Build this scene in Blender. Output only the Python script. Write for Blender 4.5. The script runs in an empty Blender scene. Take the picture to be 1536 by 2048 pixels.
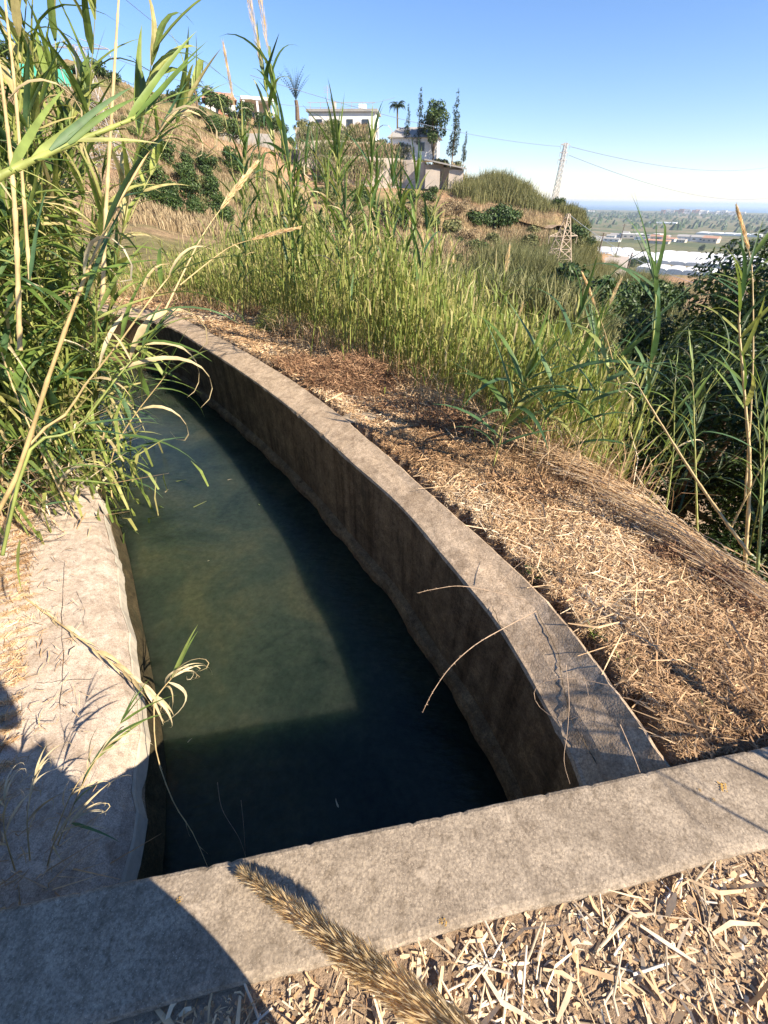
import bpy, math, random
import numpy as np
from mathutils import Vector, Matrix, Quaternion

R = random.Random(7)
NR = np.random.RandomState(11)
rad = math.radians
scene = bpy.context.scene
COL = scene.collection

# ------------------------------------------------------------------ camera
EYE = 1.5                                  # camera height above the parapet top (z = 0)
FPX = 850.0                                # focal length in photograph pixels (1536 x 2048)
PITCH = math.atan((1024 - 400) / FPX)
ROLL = rad(0.8)
cd = bpy.data.cameras.new('camera')
cd.sensor_fit = 'VERTICAL'; cd.sensor_height = 24.0
cd.lens = 24.0 * FPX / 2048.0
cd.clip_start = 0.02; cd.clip_end = 60000
cam = bpy.data.objects.new('camera', cd); COL.objects.link(cam)
_U0 = Vector((0, math.sin(PITCH), math.cos(PITCH))); _F = Vector((0, math.cos(PITCH), -math.sin(PITCH)))
_c, _s = math.cos(ROLL), math.sin(ROLL)
_Rv = Vector((1, 0, 0)) * _c + _U0 * _s
_Uv = Vector((1, 0, 0)) * -_s + _U0 * _c
mw = Matrix((( _Rv.x, _Uv.x, -_F.x, 0), (_Rv.y, _Uv.y, -_F.y, 0), (_Rv.z, _Uv.z, -_F.z, EYE), (0, 0, 0, 1)))
cam.matrix_world = mw
scene.camera = cam

# ------------------------------------------------------------------ sun, sky, exposure
SUN_AZ = rad(-57.0)                        # direction the light travels, clockwise from +Y
SUN_EL = rad(36.0)
world = bpy.data.worlds.new('World'); scene.world = world; world.use_nodes = True
wn = world.node_tree.nodes; wl = world.node_tree.links; wn.clear()
sky = wn.new('ShaderNodeTexSky'); sky.sky_type = 'NISHITA'; sky.sun_disc = False
sky.sun_elevation = SUN_EL
sky.sun_rotation = SUN_AZ + math.pi
sky.altitude = 60; sky.air_density = 1.0; sky.dust_density = 0.0; sky.ozone_density = 3.0
hs = wn.new('ShaderNodeHueSaturation'); hs.inputs['Saturation'].default_value = 1.14; hs.inputs['Value'].default_value = 1.1
bg = wn.new('ShaderNodeBackground'); bg.inputs['Strength'].default_value = 0.074
wo = wn.new('ShaderNodeOutputWorld')
wm = wn.new('ShaderNodeMix'); wm.data_type = 'RGBA'; wm.blend_type = 'MULTIPLY'; wm.inputs[0].default_value = 1.0; wm.inputs[7].default_value = (1.0, 0.96, 1.07, 1)
wl.new(sky.outputs[0], wm.inputs[6]); wl.new(wm.outputs[2], hs.inputs['Color']); wl.new(hs.outputs[0], bg.inputs[0]); wl.new(bg.outputs[0], wo.inputs[0])
sd = bpy.data.lights.new('sun', 'SUN'); sd.energy = 5.0; sd.angle = rad(0.5); sd.color = (1.0, 0.88, 0.72)
sun = bpy.data.objects.new('sun', sd); COL.objects.link(sun)
LDIR = Vector((math.sin(SUN_AZ) * math.cos(SUN_EL), math.cos(SUN_AZ) * math.cos(SUN_EL), -math.sin(SUN_EL)))
sun.rotation_euler = LDIR.to_track_quat('-Z', 'Y').to_euler()
sun.location = (0, 0, 50)
scene.view_settings.view_transform = 'Standard'; scene.view_settings.look = 'None'
scene.view_settings.exposure = 1.22; scene.view_settings.gamma = 1.0; scene.view_settings.use_curve_mapping = False
scene.render.engine = 'CYCLES'
scene.cycles.use_denoising = True
scene.cycles.max_bounces = 8; scene.cycles.diffuse_bounces = 3; scene.cycles.transparent_max_bounces = 16
scene.cycles.volume_bounces = 1

# ------------------------------------------------------------------ pixel helpers (photograph pixels to real points)
def ray(px, py):
    return _F + _Rv * ((px - 768) / FPX) - _Uv * ((py - 1024) / FPX)
def at(px, py, r):
    d = ray(px, py); t = r / math.hypot(d.x, d.y)
    return Vector((d.x * t, d.y * t, EYE + d.z * t))
def onz(px, py, z):
    d = ray(px, py); t = (z - EYE) / d.z
    return Vector((d.x * t, d.y * t, z))
def azr(az, r): return Vector((math.sin(az) * r, math.cos(az) * r, 0))

# ------------------------------------------------------------------ object helpers
def tag(o, label=None, cat=None, group=None, kind=None):
    if label: o['label'] = label
    if cat: o['category'] = cat
    if group: o['group'] = group
    if kind: o['kind'] = kind
    return o
def empty(name, loc=(0, 0, 0), label=None, cat=None, group=None, rz=0.0):
    o = bpy.data.objects.new(name, None); COL.objects.link(o)
    o.location = loc; o.rotation_euler = (0, 0, rz); o.empty_display_size = 0.1
    return tag(o, label, cat, group)
def link(name, me, parent=None, M=None):
    o = bpy.data.objects.new(name, me); COL.objects.link(o)
    if parent is not None: o.parent = parent
    if M is not None: o.matrix_local = M
    return o
class MB:
    """collects vertices, faces and a colour per vertex; build() makes one mesh"""
    def __init__(s): s.v = []; s.f = []; s.c = []; s.n = 0; s.mi = []
    def add(s, V, F, c=None, mi=0):
        V = np.asarray(V, float).reshape(-1, 3)
        s.v.append(V)
        off = s.n
        s.f.extend([[i + off for i in f] for f in F])
        s.mi.extend([mi] * len(F))
        if c is None: c = np.full((len(V), 3), 0.5)
        c = np.asarray(c, float)
        if c.ndim == 1: c = np.tile(c, (len(V), 1))
        s.c.append(c); s.n += len(V)
    def box(s, c, d, rz=0.0, col=None, mi=0, M=None):
        x, y, z = d[0] / 2, d[1] / 2, d[2] / 2
        V = np.array([(-x,-y,-z),(x,-y,-z),(x,y,-z),(-x,y,-z),(-x,-y,z),(x,-y,z),(x,y,z),(-x,y,z)])
        if M is not None: V = V @ np.array(M.to_3x3()).T
        cz, sz = math.cos(rz), math.sin(rz)
        V = V @ np.array([[cz, sz, 0], [-sz, cz, 0], [0, 0, 1]]) + np.array(c)
        s.add(V, [(0,3,2,1),(4,5,6,7),(0,1,5,4),(1,2,6,5),(2,3,7,6),(3,0,4,7)], col, mi)
    def tube(s, pts, rads, n=6, col=None, cap=True, mi=0):
        pts = [Vector(p) for p in pts]
        V = []; up = Vector((0, 0, 1)); 
        t0 = (pts[1] - pts[0]).normalized()
        a = t0.cross(up)
        if a.length < 1e-3: a = t0.cross(Vector((1, 0, 0)))
        a.normalize()
        for i, p in enumerate(pts):
            t = (pts[min(i + 1, len(pts) - 1)] - pts[max(i - 1, 0)])
            t = t.normalized() if t.length > 1e-9 else t0
            a = (a - t * a.dot(t)); a = a.normalized() if a.length > 1e-6 else t.orthogonal().normalized()
            b = t.cross(a); r = rads[i] if hasattr(rads, '__len__') else rads
            for k in range(n):
                q = 2 * math.pi * k / n
                V.append(p + a * (math.cos(q) * r) + b * (math.sin(q) * r))
        F = []
        for i in range(len(pts) - 1):
            for k in range(n):
                F.append((i*n+k, i*n+(k+1) % n, (i+1)*n+(k+1) % n, (i+1)*n+k))
        if cap: F.append(tuple(range(n-1, -1, -1))); F.append(tuple((len(pts)-1)*n+k for k in range(n)))
        c = col
        if c is not None and np.asarray(c).ndim == 2 and len(c) == len(pts): c = np.repeat(np.asarray(c), n, axis=0)
        s.add([tuple(v) for v in V], F, c, mi)
    def mesh(s, name, mats, smooth=False):
        V = np.concatenate(s.v) if s.v else np.zeros((0, 3)); me = bpy.data.meshes.new(name)
        lens = np.array([len(f) for f in s.f], dtype=np.int32)
        me.vertices.add(len(V)); me.vertices.foreach_set('co', V.astype(np.float32).ravel())
        me.loops.add(int(lens.sum())); me.polygons.add(len(s.f))
        me.loops.foreach_set('vertex_index', np.fromiter((i for f in s.f for i in f), dtype=np.int32))
        st = np.concatenate([[0], np.cumsum(lens)[:-1]]).astype(np.int32)
        me.polygons.foreach_set('loop_start', st)
        if not isinstance(mats, (list, tuple)): mats = [mats]
        for m in mats: me.materials.append(m)
        me.polygons.foreach_set('material_index', np.array(s.mi, dtype=np.int32))
        me.polygons.foreach_set('use_smooth', np.full(len(s.f), bool(smooth)))
        me.update(calc_edges=True)
        C = np.concatenate(s.c); ca = me.color_attributes.new('tone', 'FLOAT_COLOR', 'POINT')
        ca.data.foreach_set('color', np.hstack([C, np.ones((len(C), 1))]).astype(np.float32).ravel())
        return me
    def build(s, name, mats, parent=None, smooth=False, M=None):
        return link(name, s.mesh(name, mats, smooth), parent, M)
def fast_mesh(name, V, F, mat, C=None, smooth=False):
    """numpy vertices (n,3), faces (m,k) with one k"""
    me = bpy.data.meshes.new(name); k = F.shape[1]
    me.vertices.add(len(V)); me.vertices.foreach_set('co', V.astype(np.float32).ravel())
    me.loops.add(F.size); me.polygons.add(len(F))
    me.loops.foreach_set('vertex_index', F.astype(np.int32).ravel())
    me.polygons.foreach_set('loop_start', (np.arange(len(F)) * k).astype(np.int32))
    me.materials.append(mat)
    me.polygons.foreach_set('use_smooth', np.full(len(F), bool(smooth)))
    me.update(calc_edges=True)
    if C is not None:
        ca = me.color_attributes.new('tone', 'FLOAT_COLOR', 'POINT')
        ca.data.foreach_set('color', np.hstack([C, np.ones((len(C), 1))]).astype(np.float32).ravel())
    return me

# ------------------------------------------------------------------ materials
def newmat(name):
    m = bpy.data.materials.new(name); m.use_nodes = True
    return m, m.node_tree.nodes, m.node_tree.links, m.node_tree.nodes['Principled BSDF']
def N(nodes, t, **kw):
    n = nodes.new(t)
    for k, v in kw.items():
        if k.startswith('i_'):
            n.inputs[k[2:].replace('_', ' ')].default_value = v
        else: setattr(n, k, v)
    return n
def ramp(nodes, stops):
    r = nodes.new('ShaderNodeValToRGB'); e = r.color_ramp.elements
    while len(e) < len(stops): e.new(0.5)
    for i, (p, c) in enumerate(stops):
        e[i].position = p; e[i].color = (*c, 1) if len(c) == 3 else c
    return r
def noise(nodes, links, scale, detail=6, rough=0.6, coord=None, dist=0.0):
    n = nodes.new('ShaderNodeTexNoise'); n.inputs['Scale'].default_value = scale
    n.inputs['Detail'].default_value = detail; n.inputs['Roughness'].default_value = rough
    n.inputs['Distortion'].default_value = dist
    if coord: links.new(coord, n.inputs['Vector'])
    return n
def mix(nodes, links, a, b, f, mode='MIX'):
    m = nodes.new('ShaderNodeMix'); m.data_type = 'RGBA'; m.blend_type = mode
    for s, v in ((6, a), (7, b), (0, f)):
        if hasattr(v, 'is_linked'): links.new(v, m.inputs[s])
        else: m.inputs[s].default_value = (*v, 1) if isinstance(v, tuple) and len(v) == 3 else v
    return m.outputs[2]
def geo_pos(nodes):
    return nodes.new('ShaderNodeNewGeometry').outputs['Position']
def bump(nodes, links, bsdf, h, strength, dist):
    b = nodes.new('ShaderNodeBump'); b.inputs['Strength'].default_value = strength; b.inputs['Distance'].default_value = dist
    links.new(h, b.inputs['Height']); links.new(b.outputs[0], bsdf.inputs['Normal'])
    return b

def concrete(name, light, dark, stain=None, grain=90.0, stain_amt=0.5, zstain=None):
    m, n, l, b = newmat(name); p = geo_pos(n)
    big = noise(n, l, 5.5, 9, 0.72, p, 0.4); r1 = ramp(n, [(0.38, dark), (0.62, light)]); l.new(big.outputs[0], r1.inputs[0])
    fine = noise(n, l, grain * 1.6, 5, 0.75, p)
    rf = ramp(n, [(0.32, (0.5, 0.48, 0.45)), (0.5, (0.95, .95, .95)), (0.70, (1.5, 1.47, 1.4))]); l.new(fine.outputs[0], rf.inputs[0])
    c = mix(n, l, r1.outputs[0], rf.outputs[0], 1.0, 'MULTIPLY')
    vor = n.new('ShaderNodeTexVoronoi'); vor.inputs['Scale'].default_value = grain * 2.0; l.new(p, vor.inputs['Vector'])
    rv = ramp(n, [(0.0, (1, 1, 1)), (0.22, (0, 0, 0))]); l.new(vor.outputs['Distance'], rv.inputs[0])
    c = mix(n, l, c, tuple(min(1, x * 1.7) for x in light), rv.outputs[0])
    if stain:
        wp = noise(n, l, 9.0, 9, 0.78, p, 0.8); rw = ramp(n, [(0.56, (0, 0, 0)), (0.64, (0.5,) * 3), (0.7, (.2,) * 3)]); l.new(wp.outputs[0], rw.inputs[0]); c = mix(n, l, c, tuple(min(1, x * 1.45) for x in light), rw.outputs[0])
        s = noise(n, l, 5.0, 8, 0.7, p, 0.6); rs = ramp(n, [(0.5, (0, 0, 0)), (0.66, (stain_amt,) * 3)]); l.new(s.outputs[0], rs.inputs[0])
        c = mix(n, l, c, stain, rs.outputs[0])
    md_ = noise(n, l, 26, 6, 0.7, p, 0.3); rmd = ramp(n, [(0.36, (0.72, .70, .67)), (0.5, (1, 1, 1)), (0.66, (1.16, 1.15, 1.12))]); l.new(md_.outputs[0], rmd.inputs[0]); c = mix(n, l, c, rmd.outputs[0], 0.9, 'MULTIPLY')
    if 'wall' in name or 'ledge' in name:
        sm = n.new('ShaderNodeMapping'); sm.inputs['Scale'].default_value = (9, 9, .9); l.new(p, sm.inputs[0]); sn = noise(n, l, 1.0, 6, .65, sm.outputs[0], .3)
        rs_ = ramp(n, [(0.36, (.5, .46, .42)), (0.52, (1, 1, 1)), (0.68, (1.25, 1.2, 1.12))]); l.new(sn.outputs[0], rs_.inputs[0]); c = mix(n, l, c, rs_.outputs[0], .85 if 'stained' in name else .3, 'MULTIPLY')
    if zstain:
        (z0, z1, zc) = zstain
        sx = n.new('ShaderNodeSeparateXYZ'); l.new(p, sx.inputs[0])
        mr = n.new('ShaderNodeMapRange'); mr.inputs['From Min'].default_value = z0; mr.inputs['From Max'].default_value = z1
        mr.inputs['To Min'].default_value = 1; mr.inputs['To Max'].default_value = 0
        w = noise(n, l, 6, 5, 0.6, p); ad = n.new('ShaderNodeMath'); ad.operation = 'MULTIPLY_ADD'
        l.new(w.outputs[0], ad.inputs[0]); ad.inputs[1].default_value = 0.5; l.new(sx.outputs[2], ad.inputs[2])
        sb = n.new('ShaderNodeMath'); sb.operation = 'SUBTRACT'; l.new(ad.outputs[0], sb.inputs[0]); sb.inputs[1].default_value = 0.25
        l.new(sb.outputs[0], mr.inputs['Value'])
        c = mix(n, l, c, zc, mr.outputs[0])
    l.new(c, b.inputs['Base Color']); b.inputs['Roughness'].default_value = 0.92
    b.inputs['Specular IOR Level'].default_value = 0.2
    ad = n.new('ShaderNodeMath'); ad.operation = 'MULTIPLY_ADD'; ad.inputs[1].default_value = 0.6
    l.new(fine.outputs[0], ad.inputs[0]); l.new(vor.outputs['Distance'], ad.inputs[2])
    bump(n, l, b, ad.outputs[0], 0.6, 0.0012)
    return m

def leafmat(name, stops, trans=0.3, rough=0.5, by='object', back=1.0, spec=0.35, tint=None):
    """leaf colours picked per object (Object Info) or per piece ('tone' attribute)"""
    m, n, l, b = newmat(name)
    r = ramp(n, stops)
    if by == 'object':
        src = n.new('ShaderNodeObjectInfo').outputs['Random']
    else:
        at_ = n.new('ShaderNodeAttribute'); at_.attribute_name = 'tone'
        sp = n.new('ShaderNodeSeparateColor'); l.new(at_.outputs['Color'], sp.inputs[0]); src = sp.outputs[0]
    l.new(src, r.inputs[0])
    nz = noise(n, l, 14, 3, 0.6, geo_pos(n)); rr = ramp(n, [(0.3, (0.72,) * 3), (0.7, (1.25,) * 3)]); l.new(nz.outputs[0], rr.inputs[0])
    c = mix(n, l, r.outputs[0], rr.outputs[0], 1.0, 'MULTIPLY')
    l.new(c, b.inputs['Base Color']); b.inputs['Roughness'].default_value = rough
    b.inputs['Specular IOR Level'].default_value = spec
    if trans > 0:
        t = n.new('ShaderNodeBsdfTranslucent'); tc = mix(n, l, c, (1.3, 1.5, 0.5), (0.35 if trans >= .3 else 0.0) if tint is None else tint, 'MULTIPLY'); l.new(tc, t.inputs[0])
        ms = n.new('ShaderNodeMixShader'); ms.inputs[0].default_value = trans
        l.new(b.outputs[0], ms.inputs[1]); l.new(t.outputs[0], ms.inputs[2])
        l.new(ms.outputs[0], n['Material Output'].inputs[0])
    return m
def plain(name, col, rough=0.7, metal=0.0, var=0.25, scale=3.0, spec=0.3):
    m, n, l, b = newmat(name)
    nz = noise(n, l, scale, 5, 0.6, geo_pos(n))
    rr = ramp(n, [(0.3, tuple(x * (1 - var) for x in col)), (0.7, tuple(min(1, x * (1 + var)) for x in col))])
    l.new(nz.outputs[0], rr.inputs[0]); l.new(rr.outputs[0], b.inputs['Base Color'])
    b.inputs['Roughness'].default_value = rough; b.inputs['Metallic'].default_value = metal
    b.inputs['Specular IOR Level'].default_value = spec
    return m

M = {}
M['parapet'] = concrete('parapet_concrete', (0.34, 0.28, 0.212), (0.235, 0.19, 0.142), (0.15, 0.12, 0.088), 70, 0.55)
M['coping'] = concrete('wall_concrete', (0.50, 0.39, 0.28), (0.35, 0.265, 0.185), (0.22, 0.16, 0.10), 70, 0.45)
M['wallface'] = concrete('stained_wall_concrete', (0.22, 0.15, 0.088), (0.12, 0.08, 0.048), (0.07, 0.05, 0.03), 60, 0.7)  # stains, plus the inner face's shade put into a darker, warmer colour
M['apron'] = concrete('apron_concrete', (0.52, 0.44, 0.36), (0.40, 0.32, 0.25), (0.30, 0.23, 0.17), 110, 0.5)
M['apron_wet'] = concrete('algae_concrete', (0.09, 0.07, 0.035), (0.04, 0.032, 0.015), (0.04, 0.04, 0.02), 60, 0.7)
M['lime'] = plain('lime_crust', (0.52, 0.46, 0.36), 0.9, 0, 0.15, 30)
M['greenleaf'] = leafmat('reed_leaf_green', [(0.0, (0.085, 0.15, 0.035)), (0.45, (0.15, 0.225, 0.05)), (0.8, (0.23, 0.29, 0.075)), (1.0, (0.36, 0.36, 0.12))])
M['blueleaf'] = leafmat('reed_leaf_bluish', [(0.0, (0.05, 0.11, 0.045)), (0.6, (0.09, 0.165, 0.07)), (1.0, (0.14, 0.22, 0.09))])
M['dryleaf'] = leafmat('reed_leaf_dry', [(0.0, (0.42, 0.32, 0.16)), (0.5, (0.52, 0.43, 0.25)), (1.0, (0.60, 0.53, 0.36))], 0.2)
M['stem_green'] = leafmat('reed_stem_green', [(0.0, (0.20, 0.24, 0.06)), (1.0, (0.34, 0.33, 0.10))], 0.0)
M['stem_dry'] = leafmat('reed_stem_dry', [(0.0, (0.42, 0.30, 0.13)), (1.0, (0.55, 0.42, 0.21))], 0.0)
M['plume'] = leafmat('plume_straw', [(0.0, (0.66, 0.44, 0.20)), (0.5, (0.86, 0.64, 0.33)), (1.0, (0.95, 0.80, 0.52))], 0.45, 0.6, 'tone', tint=0.0)
M['foliage'] = leafmat('reed_foliage', [(0.0, (0.075, 0.12, 0.03)), (0.3, (0.155, 0.215, 0.045)), (0.62, (0.28, 0.32, 0.08)), (0.8, (0.40, 0.37, 0.13)), (1.0, (0.46, 0.38, 0.19))], 0.3, 0.5, 'tone')
M['darkfoliage'] = leafmat('shaded_reed_foliage', [(0.0, (0.03, 0.055, 0.018)), (0.6, (0.07, 0.11, 0.035)), (1.0, (0.13, 0.16, 0.06))], 0.25, 0.5, 'tone')  # darker copy of the reed foliage, gully shade put into its colour
M['straw'] = leafmat('dry_straw', [(0.0, (0.17, 0.095, 0.045)), (0.25, (0.34, 0.20, 0.10)), (0.55, (0.53, 0.35, 0.185)), (0.85, (0.66, 0.48, 0.285)), (1.0, (0.76, 0.62, 0.43))], 0.1, 0.7, 'tone')
M['rust'] = leafmat('dead_bramble', [(0.0, (0.13, 0.065, 0.035)), (0.5, (0.27, 0.15, 0.08)), (1.0, (0.42, 0.27, 0.155))], 0.1, 0.8, 'tone')
M['chip'] = leafmat('dry_cane_pieces', [(0.0, (0.28, 0.20, 0.13)), (0.4, (0.50, 0.38, 0.24)), (0.75, (0.62, 0.53, 0.40)), (1.0, (0.74, 0.68, 0.58))], 0.0, 0.7)
M['shrub'] = leafmat('shrub_leaf', [(0.0, (0.022, 0.045, 0.012)), (0.5, (0.05, 0.09, 0.02)), (1.0, (0.10, 0.145, 0.035))], 0.15, 0.5, 'tone')
M['olive'] = leafmat('olive_scrub', [(0.0, (0.07, 0.085, 0.03)), (0.5, (0.15, 0.16, 0.055)), (1.0, (0.26, 0.24, 0.10))], 0.15, 0.6, 'tone')
M['drybrush'] = leafmat('dry_scrub', [(0.0, (0.16, 0.11, 0.06)), (0.5, (0.30, 0.22, 0.12)), (1.0, (0.45, 0.36, 0.21))], 0.1, 0.7, 'tone')
M['treeleaf'] = leafmat('dark_tree_leaf', [(0.0, (0.015, 0.032, 0.010)), (0.7, (0.035, 0.065, 0.015)), (1.0, (0.10, 0.14, 0.025))], 0.15, 0.42, 'tone')
M['conifer'] = leafmat('conifer_leaf', [(0.0, (0.02, 0.035, 0.015)), (1.0, (0.05, 0.075, 0.03))], 0.05, 0.6, 'tone')
M['bark'] = plain('bark', (0.16, 0.115, 0.075), 0.9, 0, 0.4, 8)
M['pebble'] = leafmat('pebble_stone', [(0.0, (0.16, 0.15, 0.14)), (0.5, (0.32, 0.27, 0.22)), (1.0, (0.5, 0.46, 0.4))], 0.0, 0.8)
M['rock'] = plain('rock_stone', (0.34, 0.27, 0.19), 0.9, 0, 0.35, 14)
M['darkrock'] = plain('brown_rock_stone', (0.17, 0.11, 0.075), 0.9, 0, 0.35, 14)
M['white'] = plain('white_render', (0.78, 0.75, 0.70), 0.85, 0, 0.06, 1)
M['cream'] = plain('cream_render', (0.55, 0.47, 0.38), 0.85, 0, 0.12, 1)
M['orange'] = plain('terracotta_render', (0.45, 0.20, 0.13), 0.85, 0, 0.12, 1)
M['tile'] = plain('roof_tile', (0.46, 0.25, 0.16), 0.8, 0, 0.3, 6)
M['glass'] = plain('window_glass', (0.04, 0.05, 0.06), 0.15, 0, 0.1, 1, 0.6)
M['fence'] = plain('grey_sheet', (0.36, 0.34, 0.31), 0.6, 0, 0.15, 2)
M['net'] = plain('green_net', (0.06, 0.36, 0.27), 0.7, 0, 0.12, 2)
M['steel'] = plain('galvanised_steel', (0.50, 0.46, 0.42), 0.55, 0.3, 0.15, 3)
M['wire'] = plain('power_cable', (0.25, 0.28, 0.33), 0.5, 0.3, 0.1, 1)
M['wood'] = plain('pole_wood', (0.14, 0.11, 0.09), 0.85, 0, 0.2, 4)
M['plastic'] = plain('greenhouse_plastic', (0.74, 0.74, 0.72), 0.5, 0, 0.08, 0.3)
M['road'] = plain('road_surface', (0.42, 0.36, 0.30), 0.9, 0, 0.15, 1)
M['shirt'] = plain('shirt_cloth', (0.12, 0.14, 0.2), 0.9, 0, 0.1, 4)
M['trouser'] = plain('trouser_cloth', (0.05, 0.06, 0.09), 0.9, 0, 0.1, 4)
M['skin'] = plain('skin', (0.55, 0.34, 0.25), 0.5, 0, 0.05, 10)
M['phone'] = plain('phone_shell', (0.02, 0.02, 0.02), 0.2, 0, 0.05, 10)
M['twig'] = plain('twig_bark', (0.42, 0.30, 0.20), 0.8, 0, 0.25, 40)
M['hair'] = plain('dark_hair', (0.03, 0.02, 0.015), 0.6, 0, 0.2, 60)

def soil_material():
    m, n, l, b = newmat('dry_soil'); p = geo_pos(n)
    a = noise(n, l, 1.1, 8, 0.65, p); ra = ramp(n, [(0.32, (0.26, 0.18, 0.115)), (0.5, (0.38, 0.28, 0.19)), (0.7, (0.50, 0.395, 0.29))]); l.new(a.outputs[0], ra.inputs[0])
    f = noise(n, l, 60, 5, 0.75, p); rf = ramp(n, [(0.3, (0.55,) * 3), (0.6, (1.15,) * 3)]); l.new(f.outputs[0], rf.inputs[0])
    c = mix(n, l, ra.outputs[0], rf.outputs[0], 1.0, 'MULTIPLY')
    l.new(c, b.inputs['Base Color']); b.inputs['Roughness'].default_value = 0.95; b.inputs['Specular IOR Level'].default_value = 0.1
    bump(n, l, b, f.outputs[0], 0.8, 0.02)
    return m
def hill_material():
    m, n, l, b = newmat('hillside_soil'); p = geo_pos(n)
    a = noise(n, l, 0.06, 9, 0.62, p)
    ra = ramp(n, [(0.33, (0.085, 0.10, 0.035)), (0.44, (0.19, 0.16, 0.075)), (0.56, (0.33, 0.22, 0.13)), (0.70, (0.36, 0.20, 0.115))]); l.new(a.outputs[0], ra.inputs[0])
    f = noise(n, l, 1.3, 8, 0.75, p); rf = ramp(n, [(0.28, (0.45,) * 3), (0.6, (1.2,) * 3)]); l.new(f.outputs[0], rf.inputs[0])
    c = mix(n, l, ra.outputs[0], rf.outputs[0], 1.0, 'MULTIPLY')
    # beyond 250 m the land turns to the olive-brown fields of the plain
    ln = n.new('ShaderNodeVectorMath'); ln.operation = 'LENGTH'; l.new(p, ln.inputs[0])
    mr = n.new('ShaderNodeMapRange'); mr.inputs['From Min'].default_value = 170; mr.inputs['From Max'].default_value = 330; l.new(ln.outputs['Value'], mr.inputs['Value'])
    mp = n.new('ShaderNodeMapping'); mp.inputs['Scale'].default_value = (0.006, 0.0035, 1); mp.inputs['Rotation'].default_value = (0, 0, 0.5); l.new(p, mp.inputs[0])
    v = n.new('ShaderNodeTexVoronoi'); v.inputs['Scale'].default_value = 1.0; v.distance = 'CHEBYCHEV'; l.new(mp.outputs[0], v.inputs['Vector'])
    sp = n.new('ShaderNodeSeparateColor'); l.new(v.outputs['Color'], sp.inputs[0])
    rv = ramp(n, [(0.0, (0.10, 0.12, 0.05)), (0.4, (0.20, 0.17, 0.095)), (0.75, (0.13, 0.14, 0.06)), (1.0, (0.30, 0.24, 0.15))]); l.new(sp.outputs[0], rv.inputs[0])
    g = noise(n, l, 0.05, 8, 0.7, p); rg = ramp(n, [(0.35, (0.6,) * 3), (0.65, (1.25,) * 3)]); l.new(g.outputs[0], rg.inputs[0])
    fl = mix(n, l, rv.outputs[0], rg.outputs[0], 1.0, 'MULTIPLY')
    c = mix(n, l, c, fl, mr.outputs[0])
    l.new(c, b.inputs['Base Color']); b.inputs['Roughness'].default_value = 0.95; b.inputs['Specular IOR Level'].default_value = 0.1
    bump(n, l, b, f.outputs[0], 0.6, 0.4)
    return m
M['soil'] = soil_material(); M['hill'] = hill_material()

# ------------------------------------------------------------------ canal plan (metres, top of the parapet z = 0)
WALL_IN = [(0.76, 0.40), (0.735, 0.66), (0.715, 0.83), (0.565, 1.31), (0.372, 1.69), (0.107, 2.25), (-0.262, 2.83), (-0.78, 3.65), (-1.50, 4.65), (-2.49, 5.90), (-3.42, 6.98), (-4.5, 7.65), (-6.2, 8.15), (-9.0, 8.5), (-12, 8.7)]
WALL_OUT = [(1.03, 0.40), (0.99, 0.68), (0.90, 1.05), (0.77, 1.44), (0.565, 1.85), (0.25, 2.41), (-0.115, 3.06), (-0.52, 3.75), (-1.25, 4.79), (-2.26, 6.05), (-3.26, 7.20), (-4.4, 7.92), (-6.15, 8.42), (-8.95, 8.77), (-12, 8.97)]
LEFT_TOP = [(-0.97, 0.20), (-1.08, 0.62), (-1.21, 0.95), (-1.32, 1.16), (-1.51, 1.48), (-1.87, 2.05), (-2.46, 2.96), (-3.20, 3.85), (-4.0, 4.7), (-5.1, 5.5), (-6.8, 6.15), (-9, 6.6), (-12, 6.85)]
ZW = -0.97; ZL = -0.6
def resample(P, step=0.08):
    P = [Vector((p[0], p[1], 0)) for p in P]
    out = []
    for i in range(len(P) - 1):
        p0 = P[max(i - 1, 0)]; p1 = P[i]; p2 = P[i + 1]; p3 = P[min(i + 2, len(P) - 1)]
        n = max(2, int((p2 - p1).length / step))
        for k in range(n):
            t = k / n
            out.append(0.5 * ((2 * p1) + (p2 - p0) * t + (2 * p0 - 5 * p1 + 4 * p2 - p3) * t * t + (-p0 + 3 * p1 - 3 * p2 + p3) * t ** 3))
    out.append(P[-1]); return out
win = resample(WALL_IN, .05); ltop = resample(LEFT_TOP)
def normals2(L):
    out = []
    for i in range(len(L)):
        t = (L[min(i + 1, len(L) - 1)] - L[max(i - 1, 0)]).normalized(); out.append(Vector((t.y, -t.x, 0)))
    return out          # to the right of travel
def segdist(X, Y, P):
    """signed distance to polyline: positive to its right"""
    best = np.full(X.shape, 1e9); sg = np.zeros(X.shape)
    for i in range(len(P) - 1):
        ax, ay = P[i][0], P[i][1]; bx, by = P[i + 1][0], P[i + 1][1]
        dx, dy = bx - ax, by - ay; L2 = dx * dx + dy * dy
        t = np.clip(((X - ax) * dx + (Y - ay) * dy) / L2, 0, 1)
        qx, qy = X - ax - t * dx, Y - ay - t * dy; d = np.hypot(qx, qy)
        s = np.sign(dy * (X - ax) - dx * (Y - ay))
        m = d < best; best = np.where(m, d, best); sg = np.where(m, s, sg)
    return best * np.where(sg == 0, 1, sg)
_WO = [(1.12, -6.0)] + WALL_OUT; _LT = [(-0.6, -6.0)] + LEFT_TOP

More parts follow.
